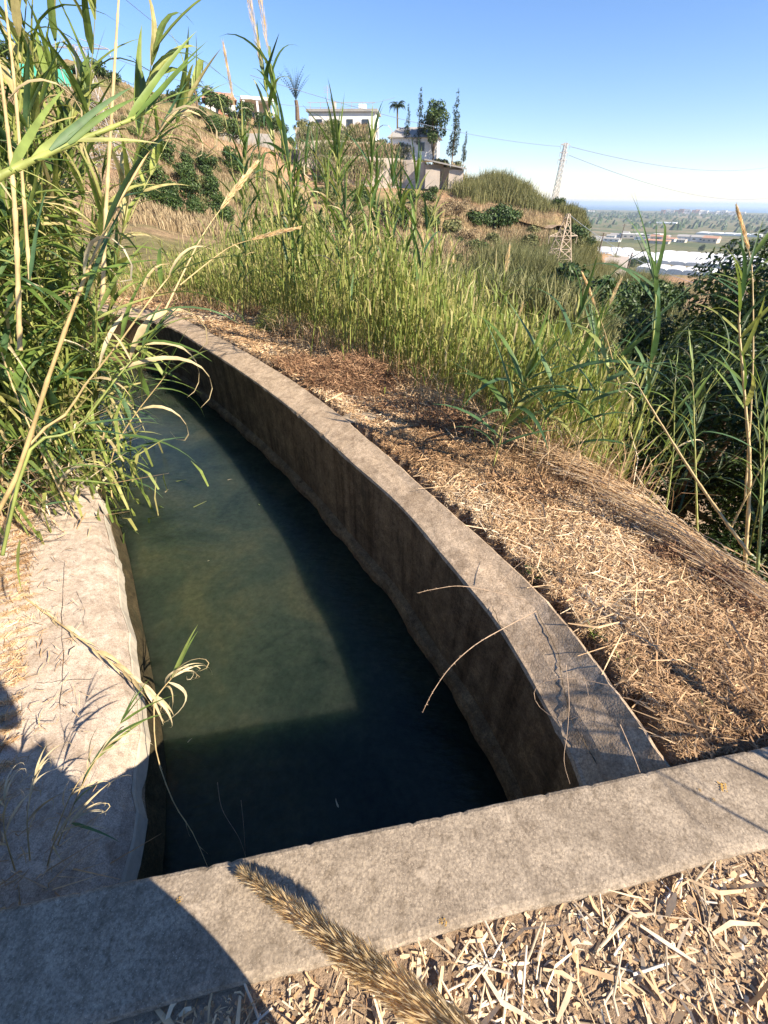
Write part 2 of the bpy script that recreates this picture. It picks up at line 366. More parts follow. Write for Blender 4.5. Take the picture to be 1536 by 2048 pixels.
# far land: for some directions (photograph column at the horizon) the height line seen in the photograph, as (distance, row)
COLS = [
 (-1500, [(14,640),(25,560),(45,420),(75,300),(105,150)]),
 (-300, [(14,640),(25,560),(45,420),(75,250),(105,70)]),
 (130, [(14,600),(25,540),(50,400),(80,240),(105,92)]),
 (250, [(14,590),(25,530),(50,400),(80,270),(110,128)]),
 (370, [(14,570),(28,510),(55,420),(90,285),(125,185)]),
 (500, [(14,560),(28,520),(60,445),(95,325),(140,232)]),
 (630, [(14,560),(30,525),(65,455),(95,385),(122,310)]),
 (760, [(14,600),(30,540),(60,470),(90,402),(118,335)]),
 (900, [(14,620),(30,560),(60,490),(90,408),(112,345)]),
 (1000, [(14,640),(32,590),(62,520),(85,445),(108,366)]),
 (1100, [(14,660),(32,610),(60,545),(82,470),(105,402)]),
 (1160, [(14,670),(34,630),(60,570),(80,510),(100,436)]),
 (1200, [(14,680),(36,650),(60,610),(85,555),(105,490)]),
 (1235, [(14,700),(36,670),(60,625),(100,575),(170,505)]),
 (1300, [(14,760),(36,680),(60,630),(110,585),(170,550)]),
 (1500, [(14,900),(36,700),(60,640),(110,590),(170,555)]),
 (1900, [(14,900),(36,700),(60,640),(110,590),(170,555)]),
 (3500, [(14,900),(36,700),(60,640),(110,590),(170,555)])]
_az, _rr, _zz = [], [], []
for xh, ks in COLS:
    a = math.atan((xh - 768) / (FPX / math.cos(PITCH)))
    rs, zs = [], []
    for r, y in ks:
        px = 750 + (xh - 750) * (2190 - y) / 1790.0
        p = at(px, y, r); rs.append(r); zs.append(p.z)
    if xh < 1220: rs += [rs[-1] + 60, 330, 800]; zs += [zs[-1] - 22, -33, -50.5]
    else: rs += [230, 400, 800]; zs += [-24, -37, -50.5]
    _az.append(a); _rr.append(rs); _zz.append(zs)
_az = np.array(_az); _rr = np.array(_rr, float); _zz = np.array(_zz, float)
_ph = NR.uniform(0, 6.28, 40); _dirs = NR.uniform(0, 6.28, 40)
def wob(X, Y, base, octv=4, k0=0):
    s = 0; f = base; a = 1.0
    for o in range(octv):
        for j in range(3):
            d = _dirs[(k0 + o * 3 + j) % 40]; s = s + a * np.sin((X * math.cos(d) + Y * math.sin(d)) * f + _ph[(k0 + o * 3 + j) % 40])
        f *= 2.1; a *= 0.5
    return s / 3
def zfar(X, Y):
    X = np.asarray(X, float); Y = np.asarray(Y, float)
    r = np.hypot(X, Y); az = np.arctan2(X, Y)
    shp = r.shape; r = r.ravel(); az = np.clip(az.ravel(), _az[0], _az[-1])
    i = np.clip(np.searchsorted(_az, az) - 1, 0, len(_az) - 2)
    t = (az - _az[i]) / (_az[i + 1] - _az[i]); t = t * t * (3 - 2 * t)
    K = _rr.shape[1]
    RR = _rr[i] * (1 - t)[:, None] + _rr[i + 1] * t[:, None]; ZZ = _zz[i] * (1 - t)[:, None] + _zz[i + 1] * t[:, None]
    z = ZZ[:, 0].copy()
    for k in range(K - 1):
        u = (r - RR[:, k]) / (RR[:, k + 1] - RR[:, k]); m = (u > 0)
        uu = np.clip(u, 0, 1); z = np.where(m, ZZ[:, k] + (ZZ[:, k + 1] - ZZ[:, k]) * uu, z)
    far = np.clip((r - 800) / 1200, 0, 1); z = z - 4.5 * far
    amp = np.clip((r - 12) / 60, 0, 1) * np.clip((700 - r) / 500, 0, 1)
    z = z + amp * 0.9 * wob(X.ravel(), Y.ravel(), 0.16, 4)
    # terraces cut into the slope
    tm = np.clip((r - 45) / 20, 0, 1) * np.clip((140 - r) / 20, 0, 1)
    st = 3.2; q = z / st; fr = q - np.floor(q); zt = (np.floor(q) + np.clip((fr - 0.55) / 0.4, 0, 1)) * st
    z = z * (1 - 0.55 * tm) + zt * 0.55 * tm
    return z.reshape(shp)
def znear(X, Y):
    so = segdist(X, Y, _WO); sl = -segdist(X, Y, _LT)
    w = wob(X, Y, 2.3, 4, 5)
    # right bank: straw strip, then the slope down into the gully
    D = 1.0 + 0.12 * wob(X, Y, 0.9, 2, 11)
    zr = -0.045 + 0.02 * w * np.clip(so * 3, 0, 1) - 0.06 * np.clip(so, 0, 1)
    dd = np.maximum(0, so - D); zr = zr - 0.75 * (np.sqrt(dd * dd + 0.09) - 0.3)
    # left bank
    zl = ZL + 0.03 + 0.18 * np.clip(sl - 0.45, 0, 1.2) + 0.05 * np.clip(sl - 1.8, 0, 30) + 0.03 * w * np.clip((sl - 0.5) * 2, 0, 1)
    zl = np.where(sl < 0.44, ZL - 0.15, zl)
    z = np.where(so > 0, zr, np.where(sl > 0, zl, -1.9))
    z = np.where((so > -0.1) & (so <= 0.03), -0.5, z)
    # yard in front of the parapet
    yy = Y - (0.235 + 0.19 * X) ; yard = yy < 0.13
    z = np.where(yard, -0.028 + 0.006 * w, z)
    return z
def ground_z(x, y):
    X = np.array([x]); Y = np.array([y]); r = math.hypot(x, y)
    zn = znear(X, Y)[0]; zf = zfar(X, Y)[0]
    if r < 14: return max(zn, -3.0 if r < 10 else zf) if (x > -2 or r < 10) else zn
    return zf
def ground_hit(px, py, r0=16, r1=900):
    d = ray(px, py); h = math.hypot(d.x, d.y)
    rs = np.concatenate([np.arange(r0, 200, 0.5), np.arange(200, r1, 4)])
    X = d.x / h * rs; Y = d.y / h * rs; Z = EYE + d.z / h * rs
    below = Z < zfar(X, Y)
    k = int(np.argmax(below)) if below.any() else len(rs) - 1
    return Vector((X[k], Y[k], float(zfar(X[k:k+1], Y[k:k+1])[0]))), rs[k]

# ground near the canal: fine sheet
gx = np.arange(-15, 14.01, 0.07); gy = np.arange(-5, 16.01, 0.07)
GX, GY = np.meshgrid(gx, gy); Zn = znear(GX, GY)
rr = np.hypot(GX, GY); Zf = zfar(GX, GY)
so_ = segdist(GX, GY, _WO)
t = np.clip((rr - 12.0) / 3.5, 0, 1); t = t * t * (3 - 2 * t)
Zn = np.where(so_ > 0, np.maximum(Zn, -4.0), Zn)
GZ = np.where(GY > 0, Zn * (1 - t) + Zf * t, Zn)
def grid_faces(ny, nx):
    a = (np.arange(ny - 1)[:, None] * nx + np.arange(nx - 1)[None, :]).ravel()
    return np.stack([a, a + 1, a + nx + 1, a + nx], 1)
def near_z(x, y):
    i = np.clip(((np.asarray(x) + 15) / 0.07), 0, len(gx) - 2); j = np.clip(((np.asarray(y) + 5) / 0.07), 0, len(gy) - 2)
    i0 = i.astype(int) if hasattr(i, 'astype') else int(i); j0 = j.astype(int) if hasattr(j, 'astype') else int(j)
    fi, fj = i - i0, j - j0
    return (GZ[j0, i0] * (1 - fi) + GZ[j0, i0 + 1] * fi) * (1 - fj) + (GZ[j0 + 1, i0] * (1 - fi) + GZ[j0 + 1, i0 + 1] * fi) * fj
V = np.stack([GX.ravel(), GY.ravel(), GZ.ravel()], 1)
tag(link('ground', fast_mesh('ground', V, grid_faces(len(gy), len(gx)), M['soil'], smooth=True)), kind='structure')
# hillside, valley and plain: polar sheet
azs = np.linspace(-math.pi, math.pi, 1441); rs = np.concatenate([np.arange(11, 180, 0.75), np.geomspace(180, 1500, 110), np.geomspace(1600, 6400, 14)])
AZ, RS = np.meshgrid(azs, rs); PX = np.sin(AZ) * RS; PY = np.cos(AZ) * RS; PZ = zfar(PX, PY)
PZ = PZ - np.clip((15.5 - RS) * 0.8, 0, 4)
back = np.clip((np.abs(AZ) - 1.25) / 0.35, 0, 1); PZ = PZ * (1 - back) + back * np.where(AZ < 0, 0.12 * np.clip(RS - 10, 0, 200) - 0.8, np.maximum(-55, -0.3 * (RS - 9)))
PZ = np.where(RS > 6300, -75, PZ)
V = np.stack([PX.ravel(), PY.ravel(), PZ.ravel()], 1)
tag(link('hillside', fast_mesh('hillside', V, grid_faces(len(rs), len(azs)), M['hill'], smooth=True)), kind='structure')

# sea
m, n, l, b = newmat('sea_water'); b.inputs['Base Color'].default_value = (0.03, 0.13, 0.22, 1); b.inputs['Roughness'].default_value = 0.35
nz = noise(n, l, 0.02, 4, 0.6, geo_pos(n)); bump(n, l, b, nz.outputs[0], 0.4, 3.0); M['sea'] = m
mb = MB(); K = 96
ring = [(math.cos(2*math.pi*k/K) * 40000, math.sin(2*math.pi*k/K) * 40000, -57.5) for k in range(K)]
inn = [(math.cos(2*math.pi*k/K) * 5200, math.sin(2*math.pi*k/K) * 5200, -57.5) for k in range(K)]
mb.add(ring + inn, [(k, (k+1) % K, K + (k+1) % K, K + k) for k in range(K)])
tag(mb.build('sea', M['sea']), kind='structure')

# ------------------------------------------------------------------ canal concrete
def sweep(name, line, prof, mats, parent, mi=None, wobf=0.0, seedk=0):
    """sweep profile [(offset to the right, z)] along the line; each piece between two profile points takes material index mi"""
    nr = normals2(line); V = []; F = []; MI = []; Kp = len(prof(0)); 
    for i, (p, q) in enumerate(zip(line, nr)):
        pr = prof(i)
        for (o, z) in pr:
            j = wobf * (R.random() - 0.5)
            V.append((p.x + q.x * (o + j), p.y + q.y * (o + j), z + wobf * 0.5 * (R.random() - 0.5)))
    for i in range(len(line) - 1):
        for k in range(Kp - 1):
            F.append((i * Kp + k, i * Kp + k + 1, (i + 1) * Kp + k + 1, (i + 1) * Kp + k)); MI.append(mi[k] if mi else 0)
    me = bpy.data.meshes.new(name); me.from_pydata(V, [], F)
    for mm in mats: me.materials.append(mm)
    me.polygons.foreach_set('material_index', MI); me.update()
    return link(name, me, parent)
wall = empty('canal_wall', (0, 0, 0), 'long curved concrete wall along the right side of the water, sunlit top and shaded inner face', 'wall')
_wo2 = resample(WALL_OUT)
wid = []
for p in win:
    wid.append(min((q - p).length for q in _wo2))
zin = lambda i: -0.10 - 0.11 * max(0, 1 - max(0, win[i].y - 0.75) / 0.9) if win[i].y < 1.65 else -0.10
zout = lambda i: -0.035
def rnd_line(n, amp, corr=0.8, chips=0.0, csize=0.0):
    out = []; v = 0.0
    for i in range(n):
        v = v * corr + R.gauss(0, 1) * (1 - corr); out.append(v * amp + (csize * R.uniform(.4, 1) if R.random() < chips else 0))
    return out
chip = rnd_line(len(win), .008, .6, .07, .016)
chip2 = rnd_line(len(win), .012, .8)
def wall_prof(i):
    w = wid[i] + chip2[i]; c = chip[i]
    zi = zin(i); return [(0.004, -1.9), (0.0, zi - 0.02 - abs(c)), (0.006 + abs(c) * 0.7, zi - 0.006), (0.018 + abs(c), zi), (w * 0.35, zi + (zout(i) - zi) * 0.35 + 0.002 * math.sin(i * .31)),
                          (w * 0.7, zi + (zout(i) - zi) * 0.7 + 0.002 * math.sin(i * .23 + 1)), (w - 0.02, zout(i)), (w + 0.004, zout(i) - 0.02), (w + 0.01, -0.6)]
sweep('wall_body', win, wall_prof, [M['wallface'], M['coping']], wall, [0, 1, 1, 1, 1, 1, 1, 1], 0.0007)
# low ledge at the foot of the wall, just above the water
M['ledge'] = concrete('ledge_concrete', (0.24, 0.165, 0.09), (0.12, 0.08, 0.045), (0.08, 0.06, 0.035), 60, 0.5)
lw = [0.05 + 0.012 * math.sin(i * 0.45) + 0.012 * R.random() for i in range(len(win))]
sweep('foot_ledge', win, lambda i: [(0.003, ZW + 0.115), (-lw[i] * 0.7, ZW + 0.09), (-lw[i], ZW + 0.055), (-lw[i] - 0.01, -1.9)], [M['ledge']], wall, [0, 0, 0], 0.004)
# patch of broken render on the top, and cracks as thin dark strips laid on it, crack shade and dirt in their colour
def ribbon(pts, w, z, name, mat, parent):
    mb = MB(); V = []; F = []
    for i, p in enumerate(pts):
        t = Vector((pts[min(i+1, len(pts)-1)][0] - pts[max(i-1, 0)][0], pts[min(i+1, len(pts)-1)][1] - pts[max(i-1, 0)][1], 0)).normalized(); q = Vector((t.y, -t.x, 0))
        ww = w * (0.4 + 1.1 * R.random()) * (0.3 if i in (0, len(pts) - 1) else 1)
        zz = z(p) if callable(z) else z
        V += [(p[0] - q.x * ww, p[1] - q.y * ww, zz), (p[0] + q.x * ww, p[1] + q.y * ww, zz)]
    F = [(2*i, 2*i+1, 2*i+3, 2*i+2) for i in range(len(pts) - 1)]
    mb.add(V, F); return mb.build(name, mat, parent)
M['crack'] = plain('crack_shadow_dirt', (0.06, 0.045, 0.03), 1, 0, 0.2, 20)
def coping_pt(px, py):
    """point on the tilted wall top under this pixel, lifted a little"""
    z = -0.07
    for _ in range(6):
        p = onz(px, py, z); k = min(range(len(win)), key=lambda i: (win[i] - Vector((p.x, p.y, 0))).length)
        d = (win[k] - Vector((p.x, p.y, 0))).length; z = zin(k) + (zout(k) - zin(k)) * min(1, d / wid[k])
    return (p.x, p.y, z + 0.0022)
def crack(pix, w=0.0018):
    P = []
    for i in range(len(pix) - 1):
        for k in range(5):
            t = k / 5; P.append((pix[i][0] * (1-t) + pix[i+1][0] * t + R.uniform(-1.5, 1.5), pix[i][1] * (1-t) + pix[i+1][1] * t + R.uniform(-2.5, 2.5)))
    pts = [coping_pt(*p) for p in P]
    ribbon(pts, w, lambda p: p[2], 'crack', M['crack'], wall)
crack([(1075, 1225), (1095, 1265), (1118, 1310), (1120, 1345), (1132, 1400), (1140, 1435), (1170, 1490), (1200, 1540)], 0.0018)
crack([(985, 1215), (1000, 1250), (1020, 1268)])
crack([(850, 960), (900, 1010), (935, 1040)], 0.0012)
crack([(660, 888), (682, 900), (690, 912)], 0.002)
# left bank apron
bank = empty('canal_apron', (0, 0, 0), 'pale sunlit concrete apron on the left side of the canal, with a chipped limy edge', 'wall')
edge = rnd_line(len(ltop), .03, .7, .10, .018)
lm = [abs(v) for v in rnd_line(len(ltop), .05, .75)]
zl_ = lambda i, d: ZL + 0.10 * d + 0.006 * math.sin(i * 0.7 + d * 9)
M['apron_damp'] = concrete('damp_apron_concrete', (0.36, 0.29, 0.21), (0.22, 0.17, 0.11), (0.12, 0.09, 0.05), 80, 0.7)
sweep('apron_slab', ltop, lambda i: [(0.13, -1.9), (0.085, ZW - 0.02), (0.062 + .3 * edge[i], ZW + 0.07), (0.040 + .7 * edge[i], ZL - 0.20), (0.020 + edge[i], ZL - 0.10), (-0.015 + edge[i], ZL - 0.045), (-0.06, ZL - 0.012), (-0.14, zl_(i, .1)), (-0.25, zl_(i, 0.25)), (-0.40, zl_(i, 0.40)), (-0.60 + 2.5 * edge[i], zl_(i, 0.55) + 0.01), (-0.68, ZL - 0.3)],
      [M['apron'], M['apron_wet'], M['apron_damp']], bank, [1, 1, 1, 2, 0, 0, 0, 0, 0, 0, 0], 0.0014)
sweep('limy_edge', ltop, lambda i: [(0.040 + .7 * edge[i] + .002, ZL - 0.195 - lm[i]), (0.026 + .9 * edge[i] + .003, ZL - 0.115), (0.020 + edge[i] + .0015, ZL - 0.103 + lm[i] * .4)], [M['lime']], bank, [0, 0], 0.0015)
def apron_crack(pix, w=.0012):
    P = []
    for i in range(len(pix) - 1):
        for k in range(6):
            t = k / 6; q = onz(pix[i][0] * (1-t) + pix[i+1][0] * t + R.uniform(-2, 2), pix[i][1] * (1-t) + pix[i+1][1] * t + R.uniform(-2, 2), ZL + .03)
            j = min(range(len(ltop)), key=lambda m_: (ltop[m_] - Vector((q.x, q.y, 0))).length); dd = (ltop[j] - Vector((q.x, q.y, 0))).length
            P.append((q.x, q.y, zl_(j, dd) + .005 + .004))
    ribbon(P, w, lambda p: p[2], 'crack', M['crack'], bank)
apron_crack([(130, 1120), (124, 1230), (128, 1330), (118, 1440)]); apron_crack([(78, 1372), (120, 1362), (205, 1352)]); apron_crack([(150, 1180), (170, 1220), (165, 1260)], .0008)
# canal bed and water
m, n, l, b = newmat('canal_bed_silt'); p = geo_pos(n)
a = noise(n, l, 3.0, 6, 0.6, p); ra = ramp(n, [(0.35, (0.05, 0.06, 0.03)), (0.65, (0.13, 0.14, 0.07))]); l.new(a.outputs[0], ra.inputs[0]); l.new(ra.outputs[0], b.inputs['Base Color']); b.inputs['Roughness'].default_value = 1
M['bed'] = m
def strip(name, z, mat, exp_l, exp_r, cuts=1):
    V = []; F = []; nl = []
    nr = normals2(win); 
    for i, p in enumerate(win):
        k = min(range(len(ltop)), key=lambda q: (ltop[q] - p).length)
        q = ltop[k]; a_ = q + (q - p).normalized() * exp_l; b_ = p + (p - q).normalized() * exp_r
        V += [(a_.x, a_.y, z), (b_.x, b_.y, z)]
    return V
def canal_sheet(name, z, mat, xl, xr):
    me = bpy.data.meshes.new(name); L = []
    for i, p in enumerate(win):
        k = min(range(len(ltop)), key=lambda q: (ltop[q] - p).length); q = ltop[k]
        d = (p - q).normalized(); L.append((q - d * xl, p + d * xr))
    L = [(Vector((-0.85 - xl, -0.6, 0)), Vector((0.76 + xr, -0.6, 0)))] + L
    V = [(v.x, v.y, z) for pr in L for v in pr]; F = [(2*i, 2*i+1, 2*i+3, 2*i+2) for i in range(len(L) - 1)]
    me.from_pydata(V, [], F); me.materials.append(mat); me.update(); return link(name, me), L
bed, _ = canal_sheet('canal_bed', -1.75, M['bed'], 0.2, 0.2); tag(bed, kind='structure')
# water: a closed body with a rippled surface; murky green scattering inside
def water_material():
    m, n, l, b = newmat('canal_water'); p = geo_pos(n); b.inputs['Specular IOR Level'].default_value = 0.36
    mp = n.new('ShaderNodeMapping'); mp.inputs['Scale'].default_value = (9, 26, 9); mp.inputs['Rotation'].default_value = (0, 0, 0.6); l.new(p, mp.inputs[0])
    nz = noise(n, l, 1.0, 5, 0.6, mp.outputs[0], 0.4)
    bump(n, l, b, nz.outputs[0], 0.25, 0.02)
    # murk and weed drifting under the surface
    a1 = noise(n, l, 1.6, 7, 0.62, p, 0.5); r1 = ramp(n, [(0.34, (0.014, 0.023, 0.016)), (0.52, (0.027, 0.039, 0.025)), (0.70, (0.046, 0.053, 0.028))]); l.new(a1.outputs[0], r1.inputs[0])
    a2 = noise(n, l, 22, 6, 0.75, p); r2 = ramp(n, [(0.35, (0.7,) * 3), (0.62, (1.2,) * 3), (0.74, (1.7, 1.6, 1.2))]); l.new(a2.outputs[0], r2.inputs[0])
    c = mix(n, l, r1.outputs[0], r2.outputs[0], 0.75, 'MULTIPLY')
    l.new(c, b.inputs['Base Color']); b.inputs['Roughness'].default_value = 0.05; b.inputs['IOR'].default_value = 1.33
    b.inputs['Subsurface Weight'].default_value = 1.0; b.inputs['Subsurface Radius'].default_value = (0.7, 1.0, 0.7); b.inputs['Subsurface Scale'].default_value = 1.3
    return m
M['water'] = water_material()
top, Lw = canal_sheet('canal_water', ZW, M['water'], -0.02, 0.002)
me = top.data; nv = len(me.vertices); V = [tuple(v.co) for v in me.vertices]; Vb = [(v[0], v[1], -1.74) for v in V]
F = [tuple(p_.vertices) for p_ in me.polygons]; k = len(Lw)
Fb = [tuple(reversed([i + nv for i in f])) for f in F]
Fs = [(2*i, 2*i+2, 2*i+2+nv, 2*i+nv) for i in range(k-1)] + [(2*i+3, 2*i+1, 2*i+1+nv, 2*i+3+nv) for i in range(k-1)] + [(1, 0, nv, nv+1), (2*k-2, 2*k-1, 2*k-1+nv, 2*k-2+nv)]
me2 = bpy.data.meshes.new('canal_water'); me2.from_pydata(V + Vb, [], F + Fb + Fs); me2.materials.append(M['water']); me2.update(); top.data = me2
tag(top, kind='structure')

# parapet
par = empty('parapet', (0, 0, 0), 'thick weathered concrete parapet crossing the whole foreground above the canal', 'wall')
mb = MB(); V = []; F = []; xs = np.arange(-2.6, 3.2, 0.012); Kp = 9
for i, x in enumerate(xs):
    y1 = 0.463 + 0.19 * x + 0.0016 * (R.random() - 0.5) + 0.001 * math.sin(i * .13) - (0.004 if R.random() < 0.06 else 0)
    y0 = 0.207 + 0.195 * x + 0.003 * math.sin(i * 0.11) + 0.002 * (R.random() - 0.5)
    b1 = 0.006
    for (y, z) in [(y1, -1.2), (y1, -b1 - 0.006), (y1 - 0.004, -0.003), (y1 - 0.012, 0.0), ((y0 + y1) / 2, 0.0), (y0 + 0.02, 0.0), (y0 + 0.006, -0.004), (y0, -0.012), (y0 - 0.002, -1.2)]: V.append((x, y, z))
F = [(i*Kp+k_, (i+1)*Kp+k_, (i+1)*Kp+k_+1, i*Kp+k_+1) for i in range(len(xs)-1) for k_ in range(Kp-1)]
mb.add(V, F); mb.build('parapet_block', M['parapet'], par, smooth=False)
M['lichen'] = plain('ochre_lichen', (0.45, 0.26, 0.05), 0.95, 0, 0.3, 60)
def lichen(px, py, rpx):
    mb = MB()
    c = onz(px, py, 0.004); s = rpx / 900.0
    for _ in range(26):
        a = R.uniform(0, 6.28); d = s * R.random() ** 0.7; w = s * R.uniform(0.06, 0.2); k = 6; ph = R.random()
        cx, cy = c.x + math.cos(a) * d, c.y + math.sin(a) * d
        z = 0.0035 + 0.0004 * R.random()
        mb.add([(cx, cy, z + 0.001)] + [(cx + math.cos(ph + q * 6.283 / k) * w * R.uniform(0.6, 1.2), cy + math.sin(ph + q * 6.283 / k) * w * R.uniform(0.6, 1.2), z) for q in range(k)], [(0, 1 + q, 1 + (q + 1) % k) for q in range(k)])
    mb.build('lichen_patch', M['lichen'], par)
lichen(1445, 1572, 16); lichen(1428, 1600, 7); lichen(885, 1844, 9); lichen(1400, 1580, 5); lichen(358, 1802, 8)

# ------------------------------------------------------------------ reed builder
def leaf_template(droop, width, fold=0.25, twist=0.0, seg=7, curl=0.0):
    """unit-length leaf along +X drooping to -Z; returns V, F"""
    V = []; x = z = y = 0.0; ang = 0.0
    for i in range(seg + 1):
        t = i / seg
        w = width * min(1.0, (t / 0.16) ** 0.55 if t > 0 else 0.25) * (max(0.0, 1 - t) ** 0.75) + 0.0005
        a = -droop * t ** 1.4 - curl * t ** 3
        tw = twist * t
        cx, cz = math.cos(a), math.sin(a)
        side = Vector((0, math.cos(tw), math.sin(tw)))
        up = Vector((-cz, 0, cx))
        p = Vector((x, y, z))
        f = fold * w
        V += [tuple(p - side * w + up * f), tuple(p), tuple(p + side * w + up * f)]
        ds = 1.0 / seg; x += cx * ds; z += cz * ds; y += 0.02 * math.sin(3 * t + droop * 5) * ds * 3
    F = []
    for i in range(seg):
        a = 3 * i; F += [(a, a + 1, a + 4, a + 3), (a + 1, a + 2, a + 5, a + 4)]
    return np.array(V), F
TPL = [leaf_template(d, w, 0.3, tw, 7, c) for d, w, tw, c in [(0.25, 0.034, 0.2, 0), (0.5, 0.036, -0.3, 0.2), (0.9, 0.034, 0.4, 0.3), (1.3, 0.032, -0.5, 0.4), (1.8, 0.03, 0.6, 0.4), (0.1, 0.03, 0.1, 0), (2.3, 0.03, -0.4, 0.8)]]
DRYT = [leaf_template(d, w, 0.5, tw, 10, c) for d, w, tw, c in [(1.8, 0.022, 1.5, 1.5), (2.6, 0.02, 2.5, 3.0), (1.2, 0.02, 3.0, 1.0), (3.0, 0.018, -2.0, 3.5)]]
LEAFMESH = {}
def leaf_mesh(k, dry, mat):
    key = (k, dry, mat)
    if key not in LEAFMESH:
        V, F = (DRYT if dry else TPL)[k]; mb = MB(); mb.add(V, F); LEAFMESH[key] = mb.mesh('reed_leaf', M[mat], True)
    return LEAFMESH[key]
def leaf_matrix(p, d, L, roll=0.0):
    """X along d, Z as far up as possible"""
    x = d.normalized(); up = Vector((0, 0, 1))
    y = up.cross(x)
    if y.length < 0.05: y = Vector((R.uniform(-1, 1), R.uniform(-1, 1), 0))
    y.normalize(); z = x.cross(y)
    if roll: 
        q = Quaternion(x, roll); y = q @ y; z = q @ z
    return Matrix(((x.x * L, y.x * L, z.x * L, p.x), (x.y * L, y.y * L, z.y * L, p.y), (x.z * L, y.z * L, z.z * L, p.z), (0, 0, 0, 1)))
def curve_pts(ctrl, n=14):
    P = [Vector(c) for c in ctrl]
    if len(P) == 2: P = [P[0], (P[0] + P[1]) / 2, P[1]]
    out = []
    segs = len(P) - 1; per = max(2, n // segs)
    for i in range(segs):
        p0 = P[max(i-1, 0)]; p1 = P[i]; p2 = P[i+1]; p3 = P[min(i+2, segs)]
        for k in range(per):
            t = k / per
            out.append(0.5 * ((2*p1) + (p2-p0)*t + (2*p0 - 5*p1 + 4*p2 - p3)*t*t + (-p0 + 3*p1 - 3*p2 + p3)*t**3))
    out.append(P[-1]); return out
def plume_mb(mb, base, tip, wid_, n, sag=0.1, tone=(0.2, 1.0), bl=0.06, bw=0.0012, splay=0.35):
    ax = tip - base; L = ax.length; t0 = ax.normalized(); a = t0.orthogonal().normalized(); b = t0.cross(a)
    V = []; Cc = []; F = []
    for i in range(n):
        t = R.random() ** 0.85; q = R.uniform(0, 6.283); prof = math.sin(math.pi * min(1, t * 0.9 + 0.12)) ** 0.7
        d = (a * math.cos(q) + b * math.sin(q)); rr_ = wid_ * prof * R.random() ** 0.6
        p = base + ax * t + d * rr_ * 0.55 + Vector((0, 0, -sag * L * t * t))
        l_ = bl * R.uniform(0.6, 1.3); dd = (t0 + d * splay * R.uniform(0.3, 1.3)).normalized()
        s = dd.cross(Vector((R.uniform(-1, 1), R.uniform(-1, 1), R.uniform(-1, 1)))).normalized() * bw
        e = p + dd * l_
        k = len(V); mid = (p + e) / 2
        V += [tuple(p - s * 0.5), tuple(mid - s), tuple(e), tuple(mid + s)]
        F.append((k, k+1, k+2, k+3)); c = R.uniform(*tone); Cc += [(c, c, c)] * 4
    mb.add(V, F, np.array(Cc))
def reed(ctrl, nleaf, L=0.5, label='', group=None, mats=('greenleaf', 'greenleaf', 'blueleaf'), stem='stem_green', r0=0.009, start=0.25, dry=0.1,
         spread=0.75, side=None, wsc=1.0, plume=0, top=True, tuft=5, name='giant_reed', Ltop=None, cat='reed'):
    """one reed: jointed stem and every leaf a part; ctrl are world points base to tip"""
    pts = curve_pts(ctrl); base = pts[0]
    root = empty(name, base, label, cat, group)
    rel = [p - base for p in pts]; n = len(rel)
    # nodes along the stem show as small swellings
    P2 = []; R2 = []
    for i in range(n - 1):
        for k, sw in ((0, 1.22), (0.06, 0.98), (0.5, 0.95)):
            P2.append(rel[i].lerp(rel[i+1], k)); t = (i + k) / (n - 1); R2.append(r0 * (1 - 0.72 * t) * sw)
    P2.append(rel[-1]); R2.append(r0 * 0.2)
    mb = MB(); mb.tube(P2, R2, 6); mb.build('stem', M[stem], root, smooth=True)
    hd = side if side is not None else R.uniform(0, 6.283)
    for i in range(nleaf + (tuft if top else 0)):
        if i < nleaf: t = start + (1 - start) * (i + R.random() * 0.6) / nleaf
        else: t = R.uniform(0.93, 1.0)
        t = min(t, 0.995); f = t * (n - 1); k = int(f); p = rel[k].lerp(rel[min(k+1, n-1)], f - k)
        T = (rel[min(k+1, n-1)] - rel[max(k-1, 0)]).normalized()
        h = hd + (i % 2) * math.pi + R.gauss(0, 0.45)
        o = Vector((math.cos(h), math.sin(h), 0)); o = (o - T * o.dot(T))
        if o.length < 0.2: o = T.orthogonal()
        o.normalize()
        sp = spread * R.uniform(0.6, 1.3) * (1.0 if i < nleaf else 0.25)
        d = T * math.cos(sp) + o * math.sin(sp)
        isdry = R.random() < (dry if dry > .7 else dry * (1.6 if t < 0.4 else 0.5))
        l_ = L * R.uniform(0.7, 1.15) * (0.75 + 0.5 * math.sin(math.pi * min(1, t * 0.9)))
        if isdry: me = leaf_mesh(R.randrange(4), True, 'dryleaf')
        else:
            k_ = R.choice([0, 1, 1, 2, 2, 3]) if i < nleaf else R.choice([0, 5, 5, 1])
            if nleaf > 0 and t < 0.45 and R.random() < 0.4: k_ = R.choice([3, 4, 6])
            me = leaf_mesh(k_, False, R.choice(mats))
        link('leaf', me, root, leaf_matrix(p, d, l_) @ Matrix.Diagonal((1, wsc, wsc, 1)))
    if plume:
        mb = MB(); plume_mb(mb, rel[-1] - (rel[-1] - rel[-3]) * 0.1, rel[-1] + (rel[-1] - rel[-3]).normalized() * plume, plume * (.035 if plume > .5 else .05), 420, 0.04, (0.3, 1), min(.09, plume * 0.12), 0.0016, .2)
        mb.build('plume', M['plume'], root)
    return root
